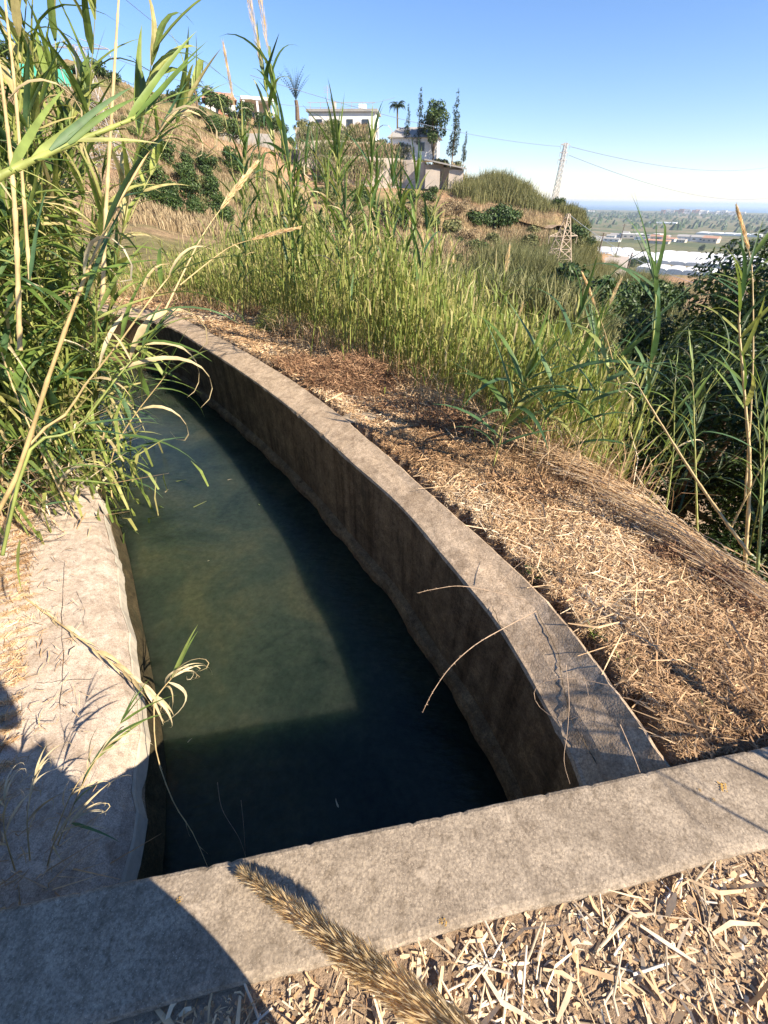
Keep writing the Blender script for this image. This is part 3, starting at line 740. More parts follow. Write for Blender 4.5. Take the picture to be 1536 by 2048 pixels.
def aimed_leaf(root, A, B, k=0, mat='greenleaf', dry=False, wsc=1.0, roll=0.0):
    """leaf whose base and tip sit at two world points"""
    V, F = (DRYT if dry else TPL)[k]; e = (V[-2]); cl = math.hypot(e[0], e[2]); th = math.atan2(-e[2], e[0])
    ab = B - A; L = ab.length / cl; x = ab.normalized(); y = Vector((0, 0, 1)).cross(x).normalized()
    d = Quaternion(y, -th) @ x; Mx = leaf_matrix(A - root.location, d, L, 0); 
    link('leaf', leaf_mesh(k, dry, mat), root, Mx @ Matrix.Rotation(roll, 4, 'X') @ Matrix.Diagonal((1, wsc, wsc, 1)))
def reed_proto(h, nleaf, L, mat, stemmat, seed, lean=0.12, plume=0, wid_=1.0, dryp=0.12, tones=(0.05, 0.75)):
    """smaller reed for the crowded clumps: stem and one foliage part"""
    rs_ = random.Random(seed); root = empty('reed_proto')
    a = rs_.uniform(0, 6.283); tip = Vector((math.cos(a) * h * lean, math.sin(a) * h * lean, h))
    pts = curve_pts([Vector((0, 0, 0)), Vector((tip.x * 0.3, tip.y * 0.3, h * 0.5)), tip], 10)
    mb = MB(); mb.tube(pts, [0.007 * (1 - 0.75 * i / (len(pts) - 1)) for i in range(len(pts))], 4); st = mb.build('stem', M[stemmat], root)
    mb = MB(); n = len(pts)
    for i in range(nleaf):
        t = 0.12 + 0.87 * (i + rs_.random()) / nleaf; f = t * (n - 1); k = min(int(f), n - 2); p = pts[k].lerp(pts[k+1], f - k)
        q = rs_.uniform(0, 6.283); sp = rs_.uniform(0.25, 0.95) * (1 if t < 0.85 else 0.5)
        d = Vector((math.cos(q) * math.sin(sp), math.sin(q) * math.sin(sp), math.cos(sp)))
        V, F = TPL[rs_.choice([0, 1, 2, 2, 3, 5, 4])]
        l_ = L * rs_.uniform(0.6, 1.2)
        Mx = np.array(leaf_matrix(p, d, l_)); VV = V * np.array([1, wid_, wid_]); VV = VV @ Mx[:3, :3].T + Mx[:3, 3]
        tone = rs_.uniform(0.85, 1.0) if rs_.random() < dryp * (2 if t < 0.4 else 0.7) else rs_.uniform(*tones)
        mb.add(VV, F, (tone,) * 3)
    fo = mb.build('foliage', M[mat], root); fo['kind'] = 'stuff'
    if plume:
        mb = MB(); plume_mb(mb, pts[-1], pts[-1] + Vector((tip.x * 0.2, tip.y * 0.2, plume)), 0.03, 130, 0, (0.3, 1), 0.08, 0.0022, 0.25); mb.build('plume', M['plume'], root)
    return root
def children(o): return [c for c in o.children]
def copy_tree(o, loc, rz=0.0, s=1.0, tilt=(0, 0), label=None, group=None, cat=None, name=None):
    c = o.copy(); COL.objects.link(c); c.location = loc; c.rotation_euler = (tilt[0], tilt[1], rz); c.scale = (s, s, s)
    if name: c.name = name
    tag(c, label, cat, group)
    for ch in o.children:
        d = ch.copy(); COL.objects.link(d); d.parent = c
        for g in ch.children:
            e = g.copy(); COL.objects.link(e); e.parent = d
    return c
def reed_mass(name, protos, places, mat, label, cat):
    """reeds past the number one could pick apart: joined into one mesh"""
    Vs, Fs, Cs, off = [], [], [], 0
    cache = {}
    for pr_ in protos:
        arr = []
        for ch in pr_.children:
            me = ch.data; v = np.empty(len(me.vertices) * 3); me.vertices.foreach_get('co', v); c = np.empty(len(me.vertices) * 4); me.color_attributes['tone'].data.foreach_get('color', c)
            tri = []
            for q in me.polygons:
                vs = list(q.vertices)
                if len(vs) == 4: tri.append(vs)
            c = c.reshape(-1, 4)[:, :3]
            if ch.name.startswith('stem'): c = np.full_like(c, .72)
            arr.append((v.reshape(-1, 3), np.array(tri), c))
        cache[pr_.name] = arr
    for (p, rz, s, tx, ty) in places:
        Mx = np.array(Matrix.Translation(p) @ Matrix.Rotation(rz, 4, 'Z') @ Matrix.Rotation(ty, 4, 'Y') @ Matrix.Rotation(tx, 4, 'X') @ Matrix.Scale(s, 4))
        for v, f, c in cache[R.choice(protos).name]:
            Vs.append(v @ Mx[:3, :3].T + Mx[:3, 3]); Fs.append(f + off); Cs.append(c); off += len(v)
    return tag(link(name, fast_mesh(name, np.concatenate(Vs), np.concatenate(Fs), M[mat], np.concatenate(Cs))), label, cat, None, 'stuff')
def drop_proto(o):
    for ch in list(o.children): bpy.data.objects.remove(ch)
    bpy.data.objects.remove(o)
# ------------------------------------------------------------------ far buildings and structures
def part(name, boxes, mat, parent):
    o = None
    for b_ in boxes:
        mb = MB(); mb.box(*b_); o = mb.build(name, M[mat], parent)
    return o
HOUSE_RZ = rad(18)
p, rr_ = at(482, 246, 140), 140
h = empty('hillside_house', (p.x, p.y, p.z - 1.0), 'red tiled house with white flat-roofed porch on top of the left hill', 'house', rz=HOUSE_RZ)
part('wall', [((-4.2, 0, 2.4), (6.5, 6, 4.2))], 'orange', h)
part('wall', [((-6.4, -3.2, 2.0), (2.0, 1.0, 3.6)), ((-1.7, -3.2, 1.9), (1.6, 0.5, 3.4))], 'white', h)
V = [(-8, -3.9, 4.4), (-0.4, -3.9, 4.4), (-0.4, 3.6, 4.4), (-8, 3.6, 4.4), (-7.0, -0.2, 6.0), (-1.4, -0.2, 6.0)]
mb = MB(); mb.add(V, [(0, 1, 5, 4), (1, 2, 5), (2, 3, 4, 5), (3, 0, 4), (3, 2, 1, 0)]); rf = mb.build('roof', M['tile'], h)
part('chimney', [((-6.2, 0.5, 6.2), (0.7, 0.7, 1.6))], 'white', rf)
for x in (-5.4, -3.2):
    w_ = part('window', [((x, -3.04, 2.8), (1.1, 0.08, 1.3))], 'glass', h); part('sill', [((x, -3.12, 2.08), (1.3, 0.2, 0.1))], 'white', w_)
part('porch_roof', [((4.2, -0.5, 5.0), (7.4, 6.4, 0.55))], 'white', h)
for x in (1.0, 4.0, 7.5): part('column', [((x, -3.3, 2.2), (0.45, 0.45, 5.1))], 'white', h)
part('porch_back_wall', [((4.0, 2.0, 2.6), (6.8, 0.3, 4.4))], 'cream', h); part('door', [((3.4, 1.8, 2.0), (1.1, 0.1, 2.4))], 'glass', h)
part('base_wall', [((3.0, -3.8, -1.0), (11.0, 0.5, 3.4))], 'cream', h)
# grey sheet fence below the house
A, B = at(378, 292, 114), at(548, 296, 112)
f = empty('sheet_fence', A, 'long pale grey corrugated sheet fence on the slope below the red roofed house', 'fence')
d = (B - A); nn = 18
for i in range(nn):
    q = d * ((i + 0.5) / nn); q.z += 0.9
    part('panel', [((q.x, q.y, q.z), (d.length / nn * 0.97, 0.06, 2.3 + 0.1 * R.random()), math.atan2(d.y, d.x))], 'fence', f)
# white garden walls and villa on the spur
def walling(name, label, pix, hgt, mat, thick=0.4, nper=1, depth=2.0, cat='wall'):
    P = [at(*q) for q in pix]; o = empty(name, P[0], label, cat)
    for a_, b_ in zip(P[:-1], P[1:]):
        dd = b_ - a_; Lx = math.hypot(dd.x, dd.y)
        for k in range(nper):
            q = a_ - P[0] + dd * ((k + 0.5) / nper)
            part('wall_section', [((q.x, q.y, q.z - hgt / 2 - depth / 2), (Lx / nper + 0.02 - 0.05, thick, hgt + depth), math.atan2(dd.y, dd.x))], mat, o)
    return o
walling('garden_wall', 'long pale rendered retaining wall along the foot of the garden on the spur', [(640, 318, 103.5), (700, 312, 103), (800, 318, 102.5), (850, 326, 101.5), (925, 338, 100.5)], 4.6, 'cream', nper=2, depth=2.5)
walling('garden_wall', 'middle retaining wall of the garden, under the villa', [(596, 286, 107), (640, 280, 106.5), (760, 286, 106), (830, 296, 105.5)], 3.4, 'cream', nper=2, depth=3)
walling('garden_wall', 'upper retaining wall directly below the villa terrace', [(590, 256, 110), (640, 252, 109.5), (745, 258, 109)], 2.6, 'cream', nper=2, depth=3)
p = at(690, 262, 114)
v = empty('garden_villa', (p.x, p.y, p.z - 1.5), 'low white villa with flat roof behind the palms on the spur', 'house', rz=rad(-5))
part('wall', [((0, 0, 1.6), (13, 6, 4.6))], 'white', v); part('roof', [((0, 0, 4.15), (13.8, 6.8, 0.4))], 'fence', v)
part('chimney', [((-2, 0, 5.0), (0.7, 0.7, 1.5))], 'cream', v)
mb = MB(); mb.tube([(-3.4, 1, 4.3), (-3.4, 1, 8.2)], .05, 5)
for k_ in range(4): mb.tube([(-4.1, 1, 7.2 + .25 * k_), (-2.7, 1, 7.2 + .25 * k_)], .025, 4)
mb.build('antenna', M['steel'], v)
part('water_tank', [((3.5, 1, 4.9), (1.4, 1.4, 1.2))], 'white', v)
for k_ in range(7): part('railing_post', [((-6 + 2 * k_, -3.3, 4.75), (.08, .08, .9))], 'steel', v)
part('railing', [((0, -3.3, 5.2), (13, .08, .08))], 'steel', v)
for x in (-4.5, -1.5, 1.5, 4.5): part('window', [((x, -3.05, 2.2), (1.2, 0.1, 1.4))], 'glass', v)
p = at(830, 300, 108)
v = empty('annexe_house', (p.x, p.y, p.z - 1.0), 'small white house with slanted grey roof behind the long garden wall', 'house', rz=rad(-10))
part('wall', [((0, 0, 1.0), (9, 5, 3.4))], 'white', v)
mb = MB(); mb.add([(-5, -3, 2.6), (5, -3, 2.6), (5, 3, 2.6), (-5, 3, 2.6), (-3.4, 0, 4.3), (3.4, 0, 4.3)], [(0,1,5,4), (1,2,5), (2,3,4,5), (3,0,4), (3,2,1,0)]); mb.build('roof', M['fence'], v)
for x in (-2.4, 1.6): part('window', [((x, -2.55, 1.3), (1.0, 0.1, 1.2))], 'glass', v)
p = at(893, 372, 100)
v = empty('stone_shed', (p.x, p.y, p.z), 'small stone shed with dark doorway and sloping grey roof at the end of the wall', 'shed', rz=rad(-8))
part('wall', [((-2.6, 0, 0.9), (2.6, 3, 2.8)), ((1.6, 0, 0.9), (2.6, 3, 2.8)), ((-0.5, 1.2, 0.9), (1.6, 0.4, 2.8))], 'cream', v)
mb = MB(); mb.add([(-4.2, -2, 3.6), (3.4, -2, 2.3), (3.4, 2, 2.5), (-4.2, 2, 3.8), (-4.2, -2, 3.8), (3.4, -2, 2.5), (3.4, 2, 2.7), (-4.2, 2, 4.0)], [(0,3,2,1),(4,5,6,7),(0,1,5,4),(1,2,6,5),(2,3,7,6),(3,0,4,7)]); mb.build('roof', M['fence'], v)
# green netted fence, top left
walling('net_wall', 'low white wall under the green netting at the top left', [(20, 158, 92), (150, 176, 92)], 1.5, 'cream', nper=3, depth=0.8)
A, B = at(20, 146, 92), at(150, 163, 92); f = empty('green_net_fence', A, 'turquoise green net fence standing on the low white wall at top left', 'fence'); d = B - A
for i in range(6):
    q = d * ((i + 0.5) / 6)
    part('net_panel', [((q.x, q.y, q.z), (d.length / 6 * 0.985, 0.05, 2.1), math.atan2(d.y, d.x))], 'net', f)
    q = d * (i / 6); part('post', [((q.x, q.y - 0.08, q.z), (0.1, 0.1, 2.4))], 'steel', f)

# lattice towers
def lattice(name, label, top, base, wb, wt, nsec, r, mat='steel', arms=(), cat='pylon', rz=0.3):
    o = empty(name, base, label, cat, rz=rz); H = top.z - base.z; L = []
    lx, ly = (top.x - base.x), (top.y - base.y)
    def cn(t, k):
        w = (wb * (1 - t) + wt * t) / 2; sx, sy = ((-1, -1), (1, -1), (1, 1), (-1, 1))[k]
        return Vector((sx * w, sy * w, H * t))
    for k in range(4):
        mb = MB(); mb.tube([cn(0, k), cn(1, k)], r, 4); mb.build('leg', M[mat], o)
    mb = MB()
    ts = [1 - (1 - i / nsec) ** 1.15 for i in range(nsec + 1)]
    for i in range(nsec):
        for k in range(4):
            a_, b_ = cn(ts[i], k), cn(ts[i+1], (k+1) % 4); c_, d_ = cn(ts[i], (k+1) % 4), cn(ts[i+1], k)
            mb.tube([a_, b_], r * 0.6, 3, cap=False); mb.tube([c_, d_], r * 0.6, 3, cap=False); mb.tube([d_, b_], r * 0.6, 3, cap=False)
    mb.build('bracing', M[mat], o)
    for (t, half, up) in arms:
        w = (wb * (1 - t) + wt * t) / 2
        for s in (-1, 1):
            mb = MB()
            e = Vector((s * half, 0, H * t + up))
            for y in (-w, w): mb.tube([Vector((s * w, y, H * t)), e], r * 0.7, 4)
            mb.tube([Vector((s * w, 0, H * t + up + half * 0.22)), e], r * 0.6, 4)
            for q in (0.35, 0.65, 0.9): mb.tube([Vector((s * w, 0, H*t)).lerp(e, q), Vector((s * w, 0, H * t + up + half * 0.22)).lerp(e, q)], r * 0.5, 3)
            mb.tube([e, e + Vector((0, 0, -0.7))], r * 0.8, 5)
            mb.build('crossarm', M[mat], o)
    return o
g, rg = ground_hit(252, 440, 40)
rgt = 62; base = at(252, 430, rgt); top = Vector((base.x, base.y, at(160, 92, rgt).z))
base.z = float(zfar(base.x, base.y)) - 0.3
lattice('lattice_pylon', 'tall steel lattice pylon with flat crossarm rising behind the left reeds', top, base, 3.2, 0.6, 9, 0.040, arms=[(0.985, 2.6, 0.0)], rz=0.1)
PYL_L = top
b0 = at(1100, 640, 58); t0 = at(1137, 428, 58); b0 = Vector((t0.x, t0.y, float(zfar(t0.x, t0.y)) - 0.3))
M['rusty'] = plain('rusty_pale_steel', (0.50, 0.40, 0.30), 0.8, 0.1, 0.2, 3)
lattice('lattice_pylon', 'short rusty lattice pylon standing in the gully in front of the cut slope', t0, b0, 3.0, 0.25, 8, 0.048, mat='rusty', arms=[(0.72, 1.9, 0), (0.5, 1.5, 0)], rz=0.4)
tp = at(1132, 286, 108); bp_ = Vector((tp.x, tp.y, float(zfar(tp.x, tp.y)) - 0.4)); 
lattice('lattice_mast', 'slender grey lattice mast on the ridge against the sky', tp, bp_, 0.95, 0.45, 14, 0.05, arms=[(0.97, 0.9, 0.1), (0.86, 0.8, 0.1), (0.76, 0.9, 0.1)], rz=0.2)
MAST = tp
def cable(A, B, sag, label, r=0.03, n=24):
    pts = [A.lerp(B, i / n) + Vector((0, 0, -sag * 4 * (i / n) * (1 - i / n))) for i in range(n + 1)]
    mb = MB(); mb.tube(pts, r, 4); o = mb.build('power_line', M['wire']); tag(o, label, 'power line', 'power lines across the sky')
Tm = MAST + Vector((0, 0, -0.5))
cable(Tm + Vector((-1, 0, 0)), at(500, 150, 70), 1.0, 'thin power line running from the ridge mast leftwards past the palms', 0.025)
cable(Tm + Vector((1, 0, 0)), at(1560, 330, 260), 2.5, 'upper thin power line running from the ridge mast to the right edge', 0.04)
cable(Tm + Vector((1, 0, -1.2)), at(1560, 392, 300), 3.5, 'lower thin power line running from the ridge mast to the right edge', 0.04)
cable(PYL_L + Vector((2.5, 0, -0.6)), at(790, 195, 100), 2.2, 'faint power line sagging from the left pylon across the blue sky', 0.02)
cable(at(240, -10, 40), at(565, 225, 110), 0.6, 'faint power line slanting down from the top left of the sky', 0.016)
cable(at(1137, 428, 58), at(1560, 600, 60), 1.5, 'cable sagging from the rusty pylon behind the dark tree', 0.02)
# leaning wooden poles by the road
for i, (x0, y0, x1, y1, r_) in enumerate([(1208, 466, 1193, 527, 120), (1250, 447, 1238, 480, 200), (1265, 505, 1248, 548, 95), (1180, 452, 1170, 486, 180)]):
    t1 = at(x0, y0, r_); g_ = Vector((t1.x, t1.y, float(zfar(t1.x, t1.y)) - 0.2))
    mb = MB(); mb.tube([g_, t1], [0.16, 0.11], 6); mb.box((t1.x, t1.y, t1.z - 0.5), (1.3, 0.1, 0.12))
    tag(mb.build('utility_pole', M['wood']), ['dark wooden pole nearest the road bend', 'small wooden pole further down beside the road', 'dark wooden pole among the yellow reeds right of the road', 'thin wooden pole at the end of the ridge'][i], 'utility pole', 'wooden poles by the road')
# road with its roadside channel
def ground_strip(name, ctr, w, mat, lift=0.08):
    V = []; F = []
    for i, p in enumerate(ctr):
        t = (ctr[min(i+1, len(ctr)-1)] - ctr[max(i-1, 0)]); t.z = 0; t.normalize(); q = Vector((t.y, -t.x, 0)) * w / 2
        z = float(zfar(p.x, p.y)) + lift
        V += [(p.x - q.x, p.y - q.y, z), (p.x + q.x, p.y + q.y, z)]
    F = [(2*i, 2*i+1, 2*i+3, 2*i+2) for i in range(len(ctr) - 1)]
    me = bpy.data.meshes.new(name); me.from_pydata(V, [], F); me.materials.append(M[mat]); me.update()
    return tag(link(name, me), kind='structure')
rc = [azr(math.atan((x - 768) / 1054.0), r_) for x, r_ in [(1243, 95), (1240, 108), (1240, 122), (1242, 140), (1246, 160), (1250, 185), (1250, 215), (1240, 240)]]
ground_strip('road', rc, 9.0, 'road', 0.35)
tr_ = [at(900, 487, 84), at(960, 482, 85), at(1020, 472, 86), at(1080, 462, 88), at(1125, 455, 92)]
ground_strip('dirt_track', curve_pts(tr_, 20), 2.6, 'soil', 0.3)

# greenhouses on the plain
def greenhouse(px, py, r_, wid_, dep, label, spans=6):
    p = at(px, py, r_); p.z = float(zfar(p.x, p.y))
    o = empty('greenhouse', p, label, 'greenhouse', 'white greenhouses on the plain', rz=-math.atan2(p.x, p.y) + R.uniform(-0.12, 0.12))
    for i in range(spans):
        w = wid_ / spans; x0 = -wid_ / 2 + i * w; mb = MB(); V = []
        for y in (-dep / 2, dep / 2):
            for k in range(7): 
                a_ = math.pi * k / 6; V.append((x0 + w / 2 - math.cos(a_) * w / 2 * 0.98, y, 3.0 + math.sin(a_) * 0.9))
            V += [(x0 + w * 0.99, y, -0.5), (x0 + w * 0.01, y, -0.5)]
        F = [(k, k+1, k+10, k+9) for k in range(6)] + [(8, 0, 9, 17), (6, 7, 16, 15), tuple(range(8, -1, -1)), tuple(range(9, 18))]
        mb.add(V, F); mb.build('roof_span', M['plastic'], o)
greenhouse(1215, 482, 620, 62, 70, 'white greenhouse roofs beside the end of the road', 5)
greenhouse(1330, 492, 520, 95, 80, 'wide white greenhouse in the middle of the plain', 8)
greenhouse(1460, 486, 600, 120, 60, 'broad white greenhouse partly behind the dark tree at the right', 10)
greenhouse(1360, 520, 330, 40, 22, 'pale grey greenhouse with arched ends nearest the dark tree', 5)
greenhouse(1545, 500, 500, 60, 70, 'white greenhouse cut by the right edge of the photo', 6)
greenhouse(1330, 434, 2100, 90, 60, 'tiny white greenhouse far out on the plain', 3)
greenhouse(1465, 452, 1350, 120, 60, 'thin strip of white greenhouse behind the village', 5)
# village and seafront buildings
def block(px, py, r_, w, d_, h_, mat, label, group, name='village_house', cat='house', nw=3, gable=False):
    p = at(px, py, r_); p.z = float(zfar(p.x, p.y)) - 0.5
    o = empty(name, p, label, cat, group, rz=-math.atan2(p.x, p.y) + R.uniform(-0.4, 0.4))
    part('wall', [((0, 0, h_ / 2), (w, d_, h_))], mat, o)
    if gable:
        mb = MB(); mb.add([(-w*.53, -d_*.55, h_), (w*.53, -d_*.55, h_), (w*.53, d_*.55, h_), (-w*.53, d_*.55, h_), (-w*.5, 0, h_*1.4), (w*.5, 0, h_*1.4)], [(0,1,5,4), (1,2,5), (2,3,4,5), (3,0,4), (3,2,1,0)]); mb.build('roof', M['fence' if R.random() < .6 else 'tile'], o)
    else: part('roof', [((0, 0, h_ + 0.25), (w * 1.04, d_ * 1.04, 0.5))], 'fence' if R.random() < 0.4 else 'white', o)
    mbw = [((-w/2 + (k + 0.5) * w / nw, -d_ / 2 - 0.06, h_ * 0.55), (w / nw * 0.4, 0.1, h_ * 0.3)) for k in range(nw)]
    for q in mbw: part('window', [q], 'glass', o)
for i in range(26):
    px = R.choice([R.uniform(1200, 1300), R.uniform(1290, 1440), R.uniform(1200, 1440)]); py = R.uniform(455, 470) - (px - 1300) * 0.01
    ww_ = R.uniform(12, 38); mm_ = R.choice(['white', 'cream', 'white', 'fence']); block(px, py, R.uniform(930, 1150), ww_, R.uniform(10, 20), R.uniform(4, 8), mm_, {'white': 'white', 'cream': 'cream', 'fence': 'grey'}[mm_] + (' long warehouse' if ww_ > 26 else ' small house') + ' in the village on the plain, ' + ('left third' if px < 1280 else 'middle third' if px < 1360 else 'right third'), 'village buildings on the plain', gable=R.random() < 0.5)
for i in range(20):
    px = 1330 + i * 8.4 + R.uniform(-2, 2); far = 4300
    mat = 'orange' if i < 9 and R.random() < 0.65 else 'white'
    block(px, 418, far, R.uniform(22, 40), 20, R.uniform(14, 26) * (1.2 if i < 9 else 1.0), mat, 'terracotta apartment block in the row by the sea' if mat == 'orange' else 'white apartment block in the row by the sea', 'seafront buildings', 'seafront_building', 'building', 3)
for i, px in enumerate([1153, 1160, 1167, 1176, 1186]):
    block(px, 420, 4000, R.uniform(16, 30), 18, R.uniform(10, 24), 'white', 'small white seafront building near the end of the ridge', 'white seafront buildings left', 'seafront_building', 'building', 2)

# ------------------------------------------------------------------ trees and shrubs
def leaf_cloud(mb, lobes, n, size, flat=0.6, tones=(0.1, 0.9), seed=0, shell=0.55):
    """many small bent leaf clumps through the volume of the lobes; lobes = (centre, (rx, ry, rz))"""
    rs_ = np.random.RandomState(seed); w = np.array([l[1][0] * l[1][1] * l[1][2] for l in lobes]) ** 0.7; w /= w.sum()
    idx = rs_.choice(len(lobes), n, p=w); C = np.array([l[0] for l in lobes])[idx]; S = np.array([l[1] for l in lobes])[idx]
    d = rs_.normal(size=(n, 3)); d /= np.linalg.norm(d, axis=1)[:, None]; r = rs_.uniform(shell, 1.05, n) ** 0.6
    P = C + d * S * r[:, None]; P = P + rs_.normal(size=(n, 3)) * size * 0.5
    nrm = d + rs_.normal(size=(n, 3)) * 0.7 + np.array([0, 0, 0.35]); nrm /= np.linalg.norm(nrm, axis=1)[:, None]
    a = np.cross(nrm, rs_.normal(size=(n, 3))); a /= np.linalg.norm(a, axis=1)[:, None]; b_ = np.cross(nrm, a)
    s = size * rs_.uniform(0.5, 1.3, n)[:, None]
    V = np.stack([P - a * s, P - b_ * s * flat + nrm * s * 0.15, P + a * s, P + b_ * s * flat + nrm * s * 0.15], 1).reshape(-1, 3)
    k = np.arange(n) * 4; F = np.stack([k, k+1, k+2, k+3], 1)
    lob = rs_.uniform(-0.2, 0.2, len(lobes))[idx]
    t = np.clip(rs_.uniform(tones[0], tones[1], n) + lob, 0, 1); t = np.repeat(t, 4)
    mb.add(V, [tuple(f) for f in F], np.stack([t] * 3, 1))
def tree_proto(h, rx, nlobes, n, size, mat, seed, trunk=0.3, conical=False, tr=0.12, flat=0.6):
    rs_ = random.Random(seed); o = empty('tree_proto'); ht = h * trunk; lobes = []
    for i in range(nlobes):
        a = rs_.uniform(0, 6.283); q = rs_.random()
        if conical:
            z = ht + (h - ht) * (i + 0.5) / nlobes; rr2 = rx * (1 - (i / nlobes)) * 0.9 + 0.1
            lobes.append(((math.cos(a) * rr2 * 0.4, math.sin(a) * rr2 * 0.4, z), (rr2 * 0.75, rr2 * 0.75, (h - ht) / nlobes * 0.8)))
        else:
            d = rx * 0.62 * q ** 0.5; z = ht + (h - ht) * rs_.uniform(0.25, 0.8) * (1 - 0.3 * q)
            s = rx * rs_.uniform(0.32, 0.55); lobes.append(((math.cos(a) * d, math.sin(a) * d, z), (s, s, s * 0.75)))
    mb = MB(); mb.tube([(0, 0, -0.3), (0.05 * h * rs_.uniform(-1, 1), 0, ht * 0.6), (0.04 * h * rs_.uniform(-1, 1), 0, ht + (h - ht) * 0.5)], [tr, tr * 0.8, tr * 0.4], 7)
    for l in lobes[:6]:
        mb.tube([(0, 0, ht * 0.6), (l[0][0] * 0.5, l[0][1] * 0.5, (ht * 0.6 + l[0][2]) / 2 + 0.1), l[0]], [tr * 0.6, tr * 0.4, tr * 0.15], 5)
    mb.build('trunk', M['bark'], o)
    mb = MB(); leaf_cloud(mb, lobes, n, size, flat, seed=seed); mb.build('crown', M[mat], o)
    return o
def shrub_proto(r_, h_, n, size, mat, seed, flat=0.5):
    rs_ = random.Random(seed); o = empty('shrub_proto'); lobes = []
    for i in range(7):
        a = rs_.uniform(0, 6.283); d = r_ * 0.55 * rs_.random(); lobes.append(((math.cos(a) * d, math.sin(a) * d, h_ * rs_.uniform(0.3, 0.62)), (r_ * rs_.uniform(.3, .55),) * 2 + (h_ * rs_.uniform(.25, .4),)))
    mb = MB(); leaf_cloud(mb, lobes, n, size, flat, seed=seed); mb.build('foliage', M[mat], o)
    mb = MB()
    for l in lobes[:4]: mb.tube([(0, 0, -0.2), l[0]], [0.05, 0.02], 4)
    mb.build('stem', M['bark'], o); return o
orch = [tree_proto(3.2, 1.9, 8, 1500, 0.17, 'shrub', 20 + k, 0.2) for k in range(3)]
scr = [shrub_proto(1.5, 1.5, 900, 0.14, 'olive', 30 + k) for k in range(3)]
dry = [shrub_proto(1.3, 1.3, 900, 0.13, 'drybrush', 40 + k, 0.25) for k in range(2)]
grn = [shrub_proto(1.6, 1.6, 1000, 0.15, 'shrub', 50 + k) for k in range(2)]
used = set()
def put(protos, px, py, s, label, group, cat, name, r=None, jit=True):
    o = R.choice(protos); g_, rr2 = (ground_hit(px, py, 44) if r is None else (at(px, py, r), r))
    if r is not None: g_.z = float(zfar(g_.x, g_.y))
    g_.z -= 0.1
    if name == 'fruit_tree': s *= min(1.0, rr2 / 85)
    return copy_tree(o, g_, R.uniform(0, 6.28), s * R.uniform(0.85, 1.15), label=label, group=group, cat=cat, name=name)
# orchard on the terraces at the left
rows = [(425, [300, 342, 395, 440]), (400, [345, 388, 432]), (372, [322, 372, 420]), (455, [290, 335, 400, 455]), (478, [310, 365]), (345, [370, 420, 465]), (330, [300, 340]), (498, [325])]
for y, xs_ in rows:
    for x in xs_: put(orch, x + R.uniform(-5, 5), y + R.uniform(-3, 3) + 8, 0.95, 'round dark green fruit tree on the far terraces, ' + {330: 'top', 345: 'second', 372: 'third', 400: 'fourth', 425: 'fifth', 455: 'sixth', 478: 'seventh', 498: 'lowest'}[y] + ' row, ' + ('left end' if x < 330 else 'left of the middle' if x < 370 else 'right of the middle' if x < 415 else 'right end'), 'fruit trees on the far terraces', 'tree', 'fruit_tree')
for x, y, s in [(455, 262, 1.1), (520, 240, 0.9), (500, 270, 1.2), (540, 262, 1.1), (470, 245, 0.8), (560, 250, 0.9), (425, 232, 1.3), (395, 245, 1.4), (440, 305, 1.2), (475, 320, 1.0), (430, 290, 1.1), (550, 228, 0.8), (575, 232, 0.8), (610, 238, 0.7), (590, 232, .7)]:
    put(orch, x, y + 6, s, 'dark green tree around the red roofed hilltop house', 'trees by the hilltop house', 'tree', 'garden_tree', r=132 if y < 280 else 108)
# scrub along the left ridge
for x, y, s in [(20, 105, 1.5), (45, 110, 1.7), (70, 122, 1.4), (110, 120, 1.1), (180, 150, 1.2), (205, 152, 1.3), (235, 190, 1.0), (285, 182, 1.0), (320, 192, .8), (345, 200, .8), (200, 215, 1.2), (150, 135, 0.9), (0, 95, 1.6), (375, 215, 1.0), (360, 230, 1.2), (395, 225, 1.2)]:
    put(grn, x, y, s, 'dark green bush on the left ridge, ' + ('above the green net fence' if x < 130 else 'behind the lattice pylon' if x < 240 else 'right of the pylon'), 'bushes on the left ridge', 'bush', 'ridge_bush', r=104 if x < 250 else 120)
for i in range(110):
    x = R.uniform(60, 560); y = 150 + (x - 60) * 0.33 + R.uniform(10, 130)
    put(dry if R.random() < .6 else scr, x, y, R.uniform(0.35, .9), 'low scrubby bush on the brown left hillside, ' + ('behind the lattice pylon' if x < 200 else 'below the small skyline palm' if x < 330 else 'left of the sheet fence') + (', high up' if y < 230 else ', lower down'), 'scrub on the left hillside', 'bush', 'hill_scrub')
for i in range(60):
    x = R.uniform(560, 1150); y = 395 + max(0, (x - 900) * 0.25) + R.uniform(0, 110)
    put(R.choice([dry, scr, scr, grn]), x, y, R.uniform(0.7, 1.5), 'low scrubby bush on the middle hillside, ' + ('below the villa' if x < 720 else 'below the long white wall' if x < 900 else 'by the dirt track' if x < 1050 else 'near the rusty pylon') + (', high up' if y < 440 else ', lower down'), 'scrub on the middle hillside', 'bush', 'hill_scrub')
for x, y, s in [(660, 372, 1.3), (690, 378, 1.4), (675, 360, 1.2), (720, 375, .8), (900, 415, 1.8), (915, 425, 1.5), (890, 430, 1.3)]:
    put(dry, x, y + 5, s, 'leafless grey brown bush below the white wall', 'grey bushes below the wall', 'bush', 'bare_bush')
for x, y, s in [(640, 385, 1.0), (815, 390, 0.9), (830, 398, 0.8), (868, 384, 0.8), (990, 450, 2.0), (1010, 446, 1.6), (970, 452, 1.5), (1112, 412, 1.2), (1105, 545, 1.0), (1000, 430, 1.3), (1170, 490, 1.3), (1178, 470, 1.1), (1108, 490, .8)]:
    put(grn, x, y + 6, s, 'rounded green bush on the middle hillside', 'green bushes on the middle hillside', 'bush', 'green_bush')
